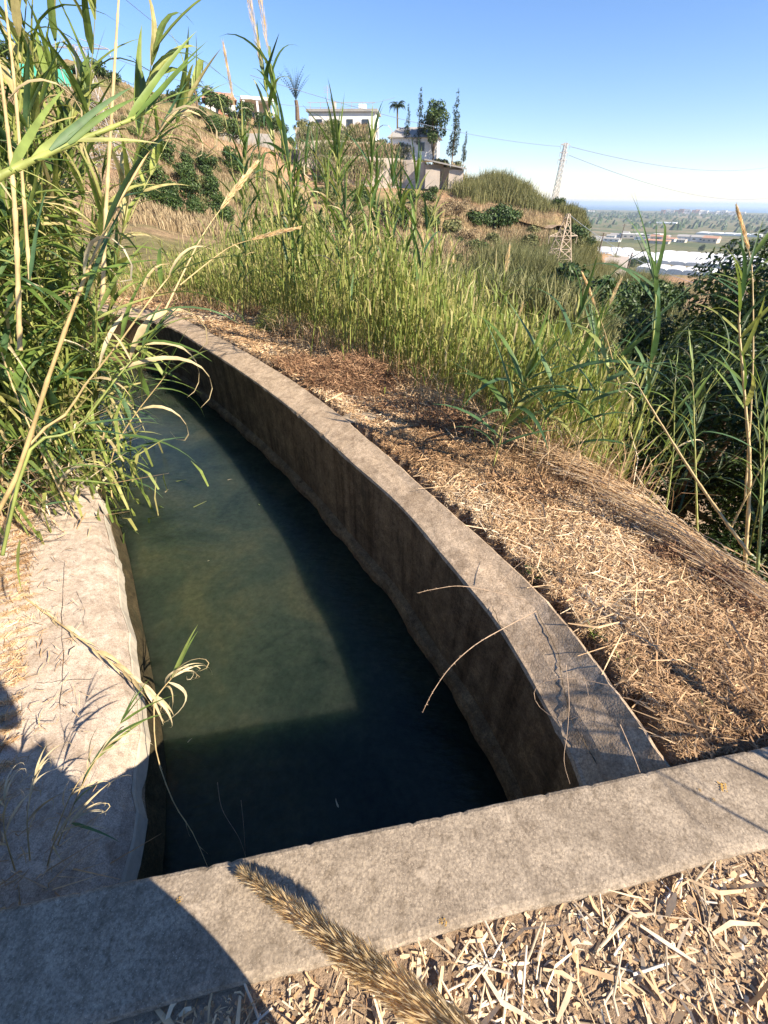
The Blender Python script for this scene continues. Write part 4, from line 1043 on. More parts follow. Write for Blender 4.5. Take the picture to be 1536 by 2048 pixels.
# ridge reeds (yellow-green, upright) as soft masses of blades
def blade_mass(name, centers, n, hgt, width, mat, tones, spread=1.0, lean=0.25, seed=0, nearg=False, blades_down=0.0, label=None, cat=None, group=None, zspread=0.0):
    rs_ = np.random.RandomState(seed); C = np.array([(c[0], c[1], c[2], (c[3] if len(c) > 3 else 1.0)) for c in centers]); k = rs_.randint(0, len(C), n)
    x = C[k, 0] + rs_.normal(size=n) * spread; y = C[k, 1] + rs_.normal(size=n) * spread
    z = near_z(x, y) if nearg else zfar(x, y)
    H = hgt * C[k, 3] * rs_.uniform(0.5, 1.1, n)
    z0 = z + H * rs_.uniform(0, blades_down + 1e-6, n) + zspread * C[k, 3] * rs_.random(n) ** .8
    a = rs_.uniform(0, 6.283, n); l_ = H * rs_.uniform(0.05, lean, n); dx, dy = np.cos(a) * l_, np.sin(a) * l_
    b_ = rs_.uniform(0, 6.283, n); wx, wy = np.cos(b_) * width, np.sin(b_) * width
    P0 = np.stack([x, y, z0 - 0.05], 1); P1 = np.stack([x + dx * .4, y + dy * .4, z0 + H * .55], 1); P2 = np.stack([x + dx * 1.3, y + dy * 1.3, z0 + H * (1 - 0.35 * rs_.random(n))], 1); W = np.stack([wx, wy, 0 * wx], 1)
    V = np.stack([P0 - W * .6, P0 + W * .6, P1 - W, P1 + W, P2 - W * .15, P2 + W * .15], 1).reshape(-1, 3)
    q = np.arange(n) * 6; F = np.concatenate([np.stack([q, q+1, q+3, q+2], 1), np.stack([q+2, q+3, q+5, q+4], 1)])
    t = np.clip(rs_.uniform(tones[0], tones[1], n), 0, 1); t = np.where(rs_.random(n) < 0.12, np.clip(t + 0.35, 0, 1), t); t = np.repeat(t, 6)
    o = link(name, fast_mesh(name, V, F, M[mat], np.stack([t] * 3, 1)))
    tag(o, label, cat, group, 'stuff'); return o
def hits(pix): 
    out = []
    for q in pix:
        g_, _ = ground_hit(q[0], q[1], 40); out.append((g_.x, g_.y, g_.z, q[2] if len(q) > 2 else 1.0))
    return out
blade_mass('ridge_reeds', hits([(940, 365, 1.4), (960, 372, 1.3), (985, 378, 1.3), (1005, 385, 1.2), (1025, 395, 1.1), (1045, 402), (965, 390), (940, 395), (995, 400), (1060, 410, .8), (1075, 420, .7), (930, 385, 1.0), (1150, 440, .7), (1165, 455, .8), (1172, 470, .8)]), 26000, 2.6, 0.035, 'olive', (0.35, 1.0), 1.4, seed=3, label='yellow green reeds along the crest of the ridge', cat='reeds')
blade_mass('slope_scrub_grass', hits([(R.uniform(560, 1130), R.uniform(420, 520)) for _ in range(160)] + [(R.uniform(60, 430), 180 + R.uniform(0, 150)) for _ in range(80)] + [(R.uniform(250, 560), R.uniform(260, 500)) for _ in range(110)]), 60000, .9, 0.03, 'drybrush', (0.1, 0.95), 2.2, seed=5, label='dry grass scattered over the far slopes', cat='dry grass')
blade_mass('gully_reeds', hits([(x, y + R.uniform(-8, 8), R.uniform(.8, 1.2)) for x in range(1010, 1240, 12) for y in (545, 570, 600)]), 60000, 2.8, 0.02, 'olive', (0.2, 0.9), 1.2, seed=6, label='green reeds filling the gully below the cut slope', cat='reeds')
blade_mass('roadside_reeds', [(c.x, c.y, c.z, s) for c, s in [(at(x, y, r_), s) for x, y, r_, s in [(1232, 560, 56, 1.3), (1245, 560, 58, 1.5), (1258, 555, 60, 1.6), (1275, 560, 60, 1.7), (1290, 560, 62, 1.5), (1305, 565, 62, 1.3), (1240, 580, 50, 1.1), (1265, 580, 52, 1.2)]]], 30000, 3.2, 0.028, 'olive', (0.35, 1.0), 1.1, seed=7, label='tall yellowish reeds right of the road', cat='reeds')
for x, y, s in [(1130, 600, 1.1), (1150, 590, 1.0), (1180, 600, 1.2), (1210, 610, 1.1), (1160, 620, 1.0), (1230, 600, 1.2), (1250, 620, 1.2), (1280, 600, 1.5), (1310, 590, 1.5), (1330, 600, 1.4), (1200, 640, 1.0), (1290, 640, 1.2), (1330, 650, 1.2), (1140, 560, .8)]:
    put(orch, x, y, s * 0.8, 'dark bushy tree in the gully', 'bushy trees in the gully', 'tree', 'gully_tree', r=R.uniform(42, 56))
for x, y, r_, s in [(1285, 480, 420, 2.2), (1298, 478, 430, 2.4), (1275, 482, 400, 1.8), (1420, 460, 800, 3.0), (1480, 458, 900, 4.0), (1505, 458, 900, 4.5), (1525, 460, 880, 4.0)]:
    put(orch, x, y, s, 'dark tree standing out on the plain', 'trees on the plain', 'tree', 'plain_tree', r=r_)
# tree belt far off by the shore: nobody could count it
mbt = MB()
for i in range(620):
    px = R.uniform(1135, 1600); r_ = R.choice([R.uniform(2600, 4200), R.uniform(1500, 3000), R.uniform(3300, 4300)]); p = at(px, 430, r_); z = float(zfar(p.x, p.y))
    s = R.uniform(5, 12)
    mbt.add([(p.x + math.cos(k) * s * R.uniform(.7, 1.3) * (1 - j * .6), p.y + math.sin(k) * s * (1 - j * .6), z - 1 + j * s * R.uniform(.8, 1.4)) for j in (0, 1) for k in range(6)], [(k, (k+1) % 6, 6 + (k+1) % 6, 6 + k) for k in range(6)] + [(6, 7, 8, 9, 10, 11)], (R.uniform(0.1, .6),) * 3)
tag(mbt.build('tree_belt', M['shrub']), 'distant dark tree belt on the plain before the sea', 'tree belt', kind='stuff')

# palms, araucarias and garden plants on the spur
def frond_mesh(L, droop, n=14, w=0.35, stiff=False):
    V = []; F = []; mb = MB(); pts = []
    x = z = 0.0
    for i in range(n + 1):
        t = i / n; a = (1.1 if not stiff else 1.35) - droop * t; pts.append((x, 0, z)); x += math.cos(a) * L / n; z += math.sin(a) * L / n
    mb.tube(pts, [0.03 * (1 - .8 * i / n) for i in range(n + 1)], 4, (0.6,) * 3)
    for i in range(2, n + 1):
        p = Vector(pts[i]); l_ = w * math.sin(math.pi * min(.95, (i / n) * .85 + .12)) 
        for s in (-1, 1):
            e = p + Vector((l_ * .45, s * l_, -l_ * .35)); q = Vector((0.07, 0, 0.0))
            mb.add([tuple(p - q), tuple(p + q), tuple(e)], [(0, 1, 2)], (R.uniform(.2, .8),) * 3)
    return mb
def palm(px, top_y, base_y, r_, label, nf, L, droop, mat='shrub', stiff=False, trunk_r=0.2, w=0.5):
    t1 = at(px, top_y, r_); g_ = at(px, base_y, r_); o = empty('palm_tree', Vector((t1.x, t1.y, g_.z)), label, 'palm')
    H = max(0.4, t1.z - g_.z - L * 0.35); mb = MB(); mb.tube([(0, 0, -1), (0.1, 0, H * .5), (0, 0, H)], [trunk_r * 1.2, trunk_r, trunk_r * .9], 8); mb.build('trunk', M['bark'], o)
    me = [frond_mesh(L * q, droop * q, w=w, stiff=stiff).mesh('frond', M[mat]) for q in (1.0, .85, 1.1)]
    for i in range(nf):
        a = i * 2.4; ti = R.uniform(-.9, .35) if not stiff else R.uniform(-0.3, .25)
        link('frond', R.choice(me), o, Matrix.Translation((0, 0, H)) @ Matrix.Rotation(a, 4, 'Z') @ Matrix.Rotation(ti * -1 * .8, 4, 'Y'))
palm(590, 176, 226, 108, 'palm with upright grey green fronds left of the garden terrace', 26, 4.6, .7, 'conifer', True, .35, .45)
palm(795, 204, 292, 110, 'tall thin fan palm with small round crown left of the dark trees', 30, 1.9, 2.0, 'conifer', False, .16, .55)
palm(385, 160, 205, 118, 'small dark palm on the skyline behind the big slanting reed', 22, 2.6, 1.9, 'conifer', False, .2, .4)
con = [tree_proto(8.5, 1.3, 9, 1500, .16, 'conifer', 70 + k, .12, True, .12, .35) for k in range(3)]
bro = tree_proto(8.5, 2.3, 12, 2600, .18, 'shrub', 80, .1, False, .15)
def putat(o, px, by, r_, s, label, cat='tree', name='garden_tree', group=None):
    g_ = at(px, by, r_); g_.z -= (1.0 if cat == 'tree' else 0.0); return copy_tree(o, g_, R.uniform(0, 6.28), s, label=label, cat=cat, name=name, group=group)
putat(con[0], 838, 300, 106, 1.12, 'narrow airy conifer between the fan palm and the broad dark tree', name='conifer_tree')
putat(con[1], 815, 305, 106, .9, 'thin ragged conifer just right of the fan palm', name='conifer_tree')
putat(con[2], 905, 310, 103, 1.12, 'dark pointed conifer at the right end of the garden', name='conifer_tree')
putat(con[0], 928, 315, 103, .55, 'short ragged conifer beside the wall end', name='conifer_tree')
putat(bro, 866, 305, 104, 1.15, 'broad dark green tree towering behind the garden wall')
gt_ = []
for (xa, xb, ya, yb, r0_, nb) in [(642, 920, 314, 334, 104.3, 24), (598, 830, 282, 294, 107.6, 22), (592, 745, 252, 256, 110.6, 16), (600, 690, 345, 372, 101.5, 8)]:
    for _ in range(nb):
        x = R.uniform(xa, xb); y = ya + (yb - ya) * (x - xa) / (xb - xa); gt_.append((x, y, r0_))
for x, y, r0_ in gt_:
    putat(R.choice(scr + grn + dry + scr), x, y + 5, r0_, R.uniform(.55, 1.15), 'garden bush on the terrace walls, ' + ('at the left end of the villa wall' if x < 640 else 'below the villa' if x < 720 else 'between villa and fan palm' if x < 790 else 'under the conifers') + (', upper tier' if r0_ > 109 else ', middle tier' if r0_ > 106 else ', lower tier'), 'bush', 'garden_bush', 'bushes on the garden terrace')
def hang_mass(name, spots, n, mat, label):
    rs_ = np.random.RandomState(5); V = []; F = []; C = []
    for i in range(n):
        x, y, r0_ = spots[i % len(spots)]; p = at(x + rs_.normal() * 9, y, r0_ - 1.9 - .4 * rs_.random()); p.z += rs_.uniform(-2.6, .5) * abs(rs_.normal()) ** .5
        l_ = rs_.uniform(.3, .9); k = len(V); a_ = rs_.uniform(0, 6.28); w = .05; dx, dy = math.cos(a_) * w, math.sin(a_) * w
        V += [(p.x - dx, p.y - dy, p.z), (p.x + dx, p.y + dy, p.z), (p.x + dx * 2, p.y - abs(dy) * 2, p.z - l_ * .5), (p.x + rs_.normal() * .15, p.y - .1, p.z - l_)]
        F.append((k, k+1, k+2, k+3)); c = rs_.uniform(.1, .9); C += [(c,) * 3] * 4
    mb = MB(); mb.add(V, F, np.array(C)); return tag(mb.build(name, M[mat]), label, 'hanging plants', kind='stuff')
hang_mass('hanging_plants', gt_[:62], 9000, 'olive', 'plants trailing down over the garden walls on the spur')
hang_mass('hanging_stems', gt_[5:50:2], 5000, 'drybrush', 'dry stems trailing over the garden walls')
# ------------------------------------------------------------------ big dark tree at the right
def big_tree(base, cz, rx, n, seed, label, lobes_n=18, size=0.05):
    o = empty('broadleaf_tree', base, label, 'tree'); rs_ = random.Random(seed); lobes = []
    for i in range(lobes_n):
        a = rs_.uniform(0, 6.283); d = rx * .7 * rs_.random() ** .5; z = cz + rx * .95 * rs_.uniform(-1, .75) * math.sqrt(max(.05, 1 - (d / rx) ** 2)); s = rx * rs_.uniform(.24, .42)
        lobes.append(((math.cos(a) * d, math.sin(a) * d, z), (s, s, s * .8)))
    mb = MB(); mb.tube([(0, 0, -.5), (.1, .05, cz * .4), (-.05, .1, cz)], [.22, .17, .08], 9)
    for l in lobes: mb.tube([(.03, .05, cz * .5), tuple(Vector(l[0]) * .55 + Vector((0, 0, cz * .3))), l[0]], [.07, .045, .012], 5, cap=False)
    mb.build('trunk', M['bark'], o)
    mb = MB(); leaf_cloud(mb, lobes, n, size, .42, tones=(.05, .95), seed=seed, shell=.25); mb.build('crown', M['treeleaf'], o); return o
c = azr(rad(40), 8.6); big_tree((c.x, c.y, -4.7), 3.4, 2.6, 60000, 5, 'big dense dark broadleaf tree filling the right edge above the gully')
c = azr(rad(28), 9.6); big_tree((c.x, c.y, -5.0), 3.2, 1.9, 30000, 8, 'lower dark tree behind the right hand thicket', 12)
c = azr(rad(60), 6.4); big_tree((c.x, c.y, -3.8), 4.2, 2.2, 22000, 9, 'dark shading tree beyond the right edge of the photo', 12, .06)
for i in range(70):
    xh = R.uniform(1120, 1750); r_ = 17 * (62 / 17) ** R.random(); c = azr(math.atan((xh - 768) / 1054), r_); c.z = float(zfar(c.x, c.y)) - .15
    copy_tree(R.choice(scr + grn + scr + orch), c, R.uniform(0, 6.28), R.uniform(.55, 1.0), label=('big' if r_ > 40 else 'small') + ' green bush in the gully, ' + ('just right of the reed thicket' if xh < 1300 else 'left of the dark tree' if xh < 1500 else 'behind the dark tree'), group='bushes in the gully', cat='bush', name='gully_bush')
for i in range(64):
    xh = R.uniform(380, 1150); r_ = R.uniform(22, 62); c = azr(math.atan((xh - 768) / 1054), r_); c.z = float(zfar(c.x, c.y)) - .12
    copy_tree(R.choice(scr + grn + grn + scr + dry), c, R.uniform(0, 6.28), R.uniform(.35, .95) * (1 if r_ > 35 else .7), label=('larger' if r_ > 42 else 'small') + ' scrubby bush on the slope just behind the thicket, ' + ('left part' if xh < 620 else 'middle part' if xh < 880 else 'right part'), group='bushes behind the thicket', cat='bush', name='slope_bush')
cs_ = []
for i in range(420):
    xh = R.uniform(980, 1750); r_ = 15 * (60 / 15) ** R.random(); c = azr(math.atan((xh - 768) / 1054), r_)
    cs_.append((c.x, c.y, 0, R.uniform(.6, 1.3)))
blade_mass('gully_grass', cs_, 60000, 1.3, .022, 'olive', (.1, .95), 1.0, .45, 61, label='rough grass and weeds covering the near gully slopes', cat='grass', zspread=.3)
for k in orch + scr + dry + grn + con + [bro]: drop_proto(k)
# ------------------------------------------------------------------ reeds on the left bank
def left_label(b):
    d = -float(segdist(np.array([b.x]), np.array([b.y]), LEFT_TOP)[0])
    where = 'just above the sunlit apron' if b.y < 2.9 else 'a little beyond the apron end' if b.y < 3.6 else 'hanging over the near bend' if b.y < 4.5 else 'hanging over the far bend' if b.y < 5.4 else 'at the far end of the canal'
    return 'green leafy left bank reed ' + where + (', at the water' if d < .12 else ', set back a little' if d < .4 else ', set well back')
def W(px, py, r): return at(px, py, r)
def base_left(s, off):
    """point on the left bank: s metres along the canal from the parapet, off metres outwards"""
    acc = 0
    for i in range(len(ltop) - 1):
        d = (ltop[i+1] - ltop[i]).length
        if acc + d >= s:
            t = (ltop[i+1] - ltop[i]).normalized(); q = Vector((-t.y, t.x, 0)); p = ltop[i] + q * off
            return Vector((p.x, p.y, float(near_z(p.x, p.y))))
        acc += d
    return None
GR = 'green reeds crowding the left bank'
# individually seen reeds (photograph pixel, distance)
reed([W(-60, 1120, 2.2), W(30, 960, 2.15), W(95, 760, 2.1), W(168, 560, 2.1), W(240, 400, 2.15), W(330, 250, 2.3)], 7, 0.45, 'thick tan reed cane leaning right across the left clump', stem='stem_dry', r0=0.0105, start=0.6, dry=0.3)
reed([W(5, 1100, 2.3), W(50, 900, 2.25), W(130, 830, 2.2), W(170, 770, 2.15), W(235, 690, 2.1), W(300, 600, 2.1), W(350, 540, 2.15)], 9, 0.36, 'bent reed with curling dry leaves hanging over the far wall', stem='stem_dry', r0=0.0065, start=0.5, dry=0.45)
hero = reed([W(-120, 420, 1.5), W(0, 352, 1.5), W(90, 310, 1.55), W(180, 272, 1.6), W(265, 238, 1.65), W(315, 212, 1.7)], 0, 0.5, 'large green reed slanting across the upper left against the sky', r0=0.010, top=False)
for (x0, y0, r0_, x1, y1, r1_, k, mt, wv, ro) in [
    (255, 240, 1.65, 408, 72, 1.75, 5, 'greenleaf', 1.5, .9), (270, 236, 1.65, 425, 88, 1.72, 5, 'greenleaf', 1.1, .7), (290, 226, 1.68, 418, 110, 1.8, 0, 'greenleaf', 1.0, .5),
    (300, 212, 1.68, 440, 178, 1.85, 0, 'greenleaf', .8, .2), (312, 210, 1.7, 455, 196, 1.8, 0, 'blueleaf', .7, .2), (300, 214, 1.68, 468, 318, 1.75, 1, 'greenleaf', 1.0, .3),
    (285, 222, 1.66, 470, 352, 1.72, 1, 'greenleaf', 1.1, .3), (262, 236, 1.64, 452, 378, 1.70, 1, 'blueleaf', 1.0, .3), (240, 246, 1.63, 385, 388, 1.68, 1, 'blueleaf', 1.1, .2),
    (215, 256, 1.62, 372, 372, 1.66, 1, 'greenleaf', 1.0, .3), (190, 268, 1.6, 325, 345, 1.6, 0, 'greenleaf', .9, .4), (150, 282, 1.58, 330, 300, 1.6, 0, 'greenleaf', 1.2, 1.0),
    (120, 296, 1.56, 300, 214, 1.7, 0, 'greenleaf', 1.3, 1.2), (100, 300, 1.55, 290, 196, 1.7, 0, 'blueleaf', 1.2, 1.2), (60, 322, 1.53, 250, 232, 1.7, 0, 'greenleaf', 1.3, 1.2),
    (60, 320, 1.53, 215, 350, 1.5, 1, 'greenleaf', 1.1, .4), (30, 335, 1.5, 150, 420, 1.5, 2, 'greenleaf', 1.1, .3), (20, 340, 1.5, 160, 200, 1.8, 0, 'greenleaf', 1.0, .9), (0, 350, 1.5, 90, 480, 1.5, 2, 'greenleaf', 1.2, .3)]:
    aimed_leaf(hero, W(x0, y0, r0_), W(x1, y1, r1_), k, mt, False, wv * .72, ro)
b2 = reed([W(5, 1110, 2.0), W(60, 900, 2.0), W(150, 860, 2.0), W(230, 760, 2.0), W(290, 690, 2.05)], 6, .3, 'drooping reed with long curled leaves reaching over the canal bend', r0=.007, stem='stem_green', start=.5, dry=.3, spread=.9)
for (x0, y0, x1, y1, k, dr, mt, wv) in [(290, 690, 388, 785, 0, True, 'dryleaf', 1.2), (260, 720, 372, 700, 1, True, 'dryleaf', 1.3), (240, 740, 415, 828, 0, True, 'dryleaf', 1.0), (230, 760, 340, 815, 1, False, 'greenleaf', 1), (200, 790, 330, 850, 1, False, 'greenleaf', 1),
    (160, 850, 320, 842, 0, False, 'blueleaf', .8), (170, 860, 305, 885, 0, False, 'blueleaf', .8), (150, 900, 280, 925, 1, False, 'greenleaf', .8), (140, 930, 275, 962, 1, False, 'greenleaf', .9), (130, 960, 262, 980, 0, False, 'greenleaf', .9), (190, 640, 340, 590, 0, False, 'greenleaf', 1.0), (200, 620, 300, 480, 0, False, 'greenleaf', 1.3),
    (285, 690, 330, 600, 0, False, 'blueleaf', 1.1), (275, 680, 400, 640, 1, False, 'greenleaf', .8), (150, 560, 330, 520, 0, False, 'greenleaf', 1.2), (170, 600, 260, 400, 5, False, 'blueleaf', 1.3), (60, 560, 100, 380, 5, False, 'blueleaf', 1.2), (40, 1080, 50, 1180, 0, False, 'greenleaf', 1.0), (90, 1010, 185, 1010, 1, False, 'blueleaf', 1)]:
    aimed_leaf(b2, W(x0, y0, 2.05), W(x1, y1, 2.12), k, mt, dr, wv, .3)
reed([W(205, 600, 2.6), W(212, 420, 2.6), W(228, 150, 2.6), W(241, -60, 2.6)], 0, 0.4, 'straight pale leafless cane rising past the top edge', stem='stem_dry', r0=0.011, top=False)
reed([W(40, 700, 2.3), W(30, 420, 2.3), W(8, 200, 2.3), W(-20, 0, 2.3)], 2, 0.35, 'thick pale cane at the far left edge', stem='stem_dry', r0=0.010, dry=1, top=False)
reed([W(60, 560, 2.5), W(32, 200, 2.5), W(12, 20, 2.5), W(5, -60, 2.5)], 0, 0.35, 'thin whitish cane just inside the left edge', stem='stem_dry', r0=0.007, top=False)
reed([W(330, 620, 2.7), W(400, 480, 2.8), W(440, 420, 2.85)], 0, 0.3, 'dry seed head on a slanting stalk crossing above the canal end', stem='stem_dry', r0=0.005, plume=0.32, top=False)
reed([W(360, 570, 2.9), W(450, 500, 3.0), W(500, 480, 3.0)], 0, 0.3, 'second dry seed head lying flatter towards the middle reeds', stem='stem_dry', r0=0.004, plume=0.28, top=False)
reed([W(590, 655, 7.4), W(585, 420, 6.5), W(560, 250, 6.0), W(538, 110, 5.9)], 16, 0.5, 'tallest middle reed with a long thin pale plume reaching the top edge', plume=0.9, r0=0.012, start=0.25, top=False, dry=0.15, wsc=1.4)
reed([W(570, 648, 7.5), W(560, 420, 6.5), W(545, 260, 6.0), W(525, 140, 5.9)], 12, 0.5, 'twin tall reed just left of the tallest plume', plume=0.9, r0=0.010, start=0.3, top=False, dry=0.2, wsc=1.4)
reed([W(530, 628, 8.2), W(500, 400, 7.6), W(470, 220, 7.4)], 12, 0.42, 'tall reed with a short pale plume left of the middle clump', plume=0.55, r0=0.01, start=0.35, top=False, dry=0.1, wsc=1.4)
reed([W(500, 612, 8.6), W(475, 420, 8.2), W(455, 260, 8.2)], 10, 0.4, 'slim green reed in front of the hilltop house', r0=0.008, start=0.3, dry=0.05)
reed([W(740, 780, 4.8), W(735, 560, 4.5), W(742, 380, 4.3), W(745, 300, 4.3)], 12, 0.38, 'broad leaved reed standing up in the middle against the white wall', r0=0.009, start=0.35, dry=0.08, mats=('greenleaf', 'blueleaf'))
reed([W(700, 760, 4.8), W(700, 560, 4.8), W(690, 420, 4.7)], 10, 0.36, 'green reed left of the broad leaved middle reed', r0=0.008, start=0.3)
reed([W(830, 800, 4.4), W(835, 600, 4.3), W(850, 480, 4.3), W(865, 430, 4.3)], 9, 0.36, 'green reed leaning right at the right end of the tall middle reeds', r0=0.008, start=0.4)
reed([W(620, 720, 5.4), W(640, 560, 5.2), W(655, 400, 5.2)], 12, 0.38, 'leafy reed between the tallest plume and the middle', r0=0.008, start=0.25)
for i in range(22):
    xh_ = R.choice([R.uniform(470, 640), R.uniform(560, 880)]); r_ = R.uniform(7.4, 8.6) if xh_ < 560 else R.uniform(6.4, 7.6) if xh_ < 640 else R.uniform(5.2, 6.4)
    yt = R.uniform(275, 390) if xh_ < 700 else R.uniform(350, 440)
    xb = xh_ + R.uniform(-25, 25)
    reed([W(xb, 640 if xh_ < 560 else 670 if xh_ < 640 else 710, r_), W((xb + xh_) / 2, 500, r_), W(xh_, yt, r_ - .1)], 12, .42, 'tall leafy reed rising above the thicket, ' + ('before the hilltop house' if xh_ < 560 else 'before the villa garden' if xh_ < 720 else 'before the long wall') + (', among the tallest' if yt < 320 else ', middling height'), 'tall leafy reeds above the thicket', r0=.008, start=.3, dry=.15, wsc=1.3, spread=.6)
# the rest of the left clump
for i in range(78):
    s = 2.9 + 5.6 * (i / 78) ** 1.15 + R.uniform(-.15, .15); off = R.uniform(-.14, .45) if i > 12 else R.uniform(0.15, .7)
    b0_ = base_left(s, off)
    if b0_ is None: continue
    h_ = R.uniform(2.3, 3.3)
    ln = Vector((R.uniform(0.2, 1.0), R.uniform(-0.1, 0.5), 0)) * (1.0 if i > 12 else .6)
    ctrl = [b0_, b0_ + Vector((ln.x * .2, ln.y * .2, h_ * .5)), b0_ + Vector((ln.x * .95, ln.y * .95, h_ * (0.98 if i % 3 else .85)))]
    reed(ctrl, R.randint(14, 19), R.uniform(.42, .62), left_label(b0_), GR, r0=R.uniform(.006, .010), start=.15, dry=.14, spread=.95, wsc=R.uniform(1.3, 1.9), stem='stem_green' if R.random() < .85 else 'stem_dry')
pl_ = [reed_proto(R.uniform(2.3, 3.0), 36, .44, 'foliage', 'stem_green', 100 + k, .18, wid_=1.7, dryp=.2) for k in range(6)]
for i in range(48):
    b0_ = base_left(R.uniform(3.4, 9), R.uniform(-.15, 1.2)); b0_.z = max(b0_.z, -.62)
    copy_tree(R.choice(pl_), b0_, R.uniform(0, 6.28), R.uniform(.85, 1.2), (R.uniform(-.3, .05), R.uniform(.05, .42)), left_label(b0_), GR, 'reed', 'giant_reed')
pc_ = []
for i in range(300):
    b0_ = base_left(R.uniform(3.6, 11), R.uniform(-.25, 1.0)); b0_.z = max(b0_.z, -.62)
    pc_.append((b0_, R.uniform(0, 6.28), R.uniform(.8, 1.3), R.uniform(-.3, .05), R.uniform(.05, .48)))
reed_mass('reed_thicket', pl_, pc_, 'foliage', 'thick tangle of green reeds on the left bank behind the single reeds', 'reeds')
# low leaves and dead litter under the left clump
cs = []
for i in range(260):
    q = base_left(R.uniform(3.0, 12), R.uniform(.0, 2.6))
    if q is not None: cs.append((q.x, q.y, q.z, R.uniform(.5, 1.3)))
blade_mass('reed_undergrowth', cs, 30000, .42, .014, 'foliage', (.1, .78), .28, .9, 12, True, .3, 'dense low reed leaves under the left clump', 'reed leaves', zspread=2.5)
blade_mass('dead_reed_leaves', [c for c in cs if c[1] > 1.2], 5200, .5, .006, 'straw', (.4, 1), .35, 1.6, 13, True, .8, 'tangled dead reed leaves under the left clump', 'dead leaves')

# ------------------------------------------------------------------ middle reed bed behind the straw bank
def base_right(s, off):
    acc = 0; L = _wo2
    for i in range(len(L) - 1):
        d = (L[i+1] - L[i]).length
        if acc + d >= s:
            t = (L[i+1] - L[i]).normalized(); q = Vector((t.y, -t.x, 0)); p = L[i] + q * off
            return Vector((p.x, p.y, float(near_z(p.x, p.y))))
        acc += d
    return None
GM = 'reeds of the middle thicket behind the straw bank'
pm = [reed_proto(R.uniform(2.2, 2.7), 30, .42, 'foliage', 'stem_green', 200 + k, .12, plume=(.3 if k in (2, 5) else 0), wid_=1.4, dryp=.22, tones=(.25, .8)) for k in range(7)]
def mid_label(px, sc):
    size = 'tall' if sc > 1.0 else ('medium' if sc > .65 else 'short')
    where = 'at the thicket\'s left end before the hilltop house' if px < 480 else 'in the tall left part of the thicket' if px < 680 else 'in mid thicket below the long white wall' if px < 880 else 'of the thicket below the cut slope' if px < 1060 else 'at the thicket\'s right end near the dark tree'
    return size + ' green reed ' + where
def topz(b):
    # crest of the thicket: tall at its left, lower towards the right
    r = math.hypot(b.x, b.y); xh = 768 + 1054 * b.x / max(.3, b.y)
    y = float(np.interp(xh, [300, 420, 520, 600, 700, 800, 880, 960, 1100, 1200, 1300], [495, 455, 405, 385, 410, 415, 460, 530, 565, 595, 655]))
    return at(min(xh, 1400), y, r).z
n_ = 0
while n_ < 78:
    s = R.uniform(2.6, 10.5); b0_ = base_right(s, R.uniform(1.15, 4.6))
    if b0_ is None: continue
    px = 768 + 1054 * b0_.x / max(.5, b0_.y)
    if px > 1290: continue
    sc = (topz(b0_) - b0_.z) / 2.45
    if sc < .28: continue
    copy_tree(R.choice(pm), b0_ - Vector((0, 0, .05)), R.uniform(0, 6.28), sc * R.uniform(.72, 1.04), (R.uniform(-.1, .1), R.uniform(-.1, .1)), mid_label(px, sc), GM, 'reed', 'giant_reed'); n_ += 1
cs = []
while len(cs) < 420:
    q = base_right(R.uniform(2.3, 12), R.uniform(1.2, 6.5))
    if q is not None and topz(q) - q.z > .5 and 768 + 1054 * q.x / max(.3, q.y) < 1330: cs.append((q.x, q.y, q.z, (topz(q) - q.z) * R.uniform(.55, .95) / 1.9))
blade_mass('reed_bed', cs, 62000, .26, .0085, 'foliage', (.3, .9), .25, .8, 14, True, .2, 'thick bed of fine green reeds behind the straw bank', 'reeds', zspread=1.6)
blade_mass('reed_bed_stems', cs, 5000, 1.7, .0028, 'foliage', (.6, 1), .25, .25, 16, True, .05, 'thin straw coloured stems standing in the reed bed', 'reed stems')
blade_mass('bank_edge_grass', [tuple(base_right(R.uniform(1.6, 11), R.uniform(.95, 1.5))) + (R.uniform(.4, 1.1),) for _ in range(120)], 5000, .38, .003, 'straw', (.2, .9), .15, 1.2, 15, True, .2, 'dry grass fringe along the edge of the bank', 'dry grass')

# reeds at the right, some bright against the dark gully
GS = 'small green reeds on the bank edge'
for i, (x, y, h_, lab) in enumerate([(1065, 905, .62, 'bluish green young reed with broad arching leaves, tallest on the bank edge'), (985, 925, .42, 'young reed at the left end of the bank edge group'), (1120, 915, .5, 'young green reed right of the tallest one'), (1150, 900, .55, 'arching young reed at the right of the bank edge group'), (1010, 880, .35, 'small seedling reed behind the bank edge group'), (1095, 880, .5, 'leafy reed shoot behind the tallest young reed')]):
    b0_ = onz(x, y + 12, -.06)
    for _ in range(5): b0_ = onz(x, y + 12, float(near_z(b0_.x, b0_.y)))
    a = R.uniform(-.1, .4)
    h_ *= 1.5
    reed([b0_, b0_ + Vector((a * .2, 0, h_ * .6)), b0_ + Vector((a * .5, -.05, h_ * 1.1))], 10, .5, lab, GS, wsc=1.5, mats=('blueleaf', 'blueleaf', 'greenleaf'), r0=.006, start=.15, dry=.03, spread=.8, tuft=3)
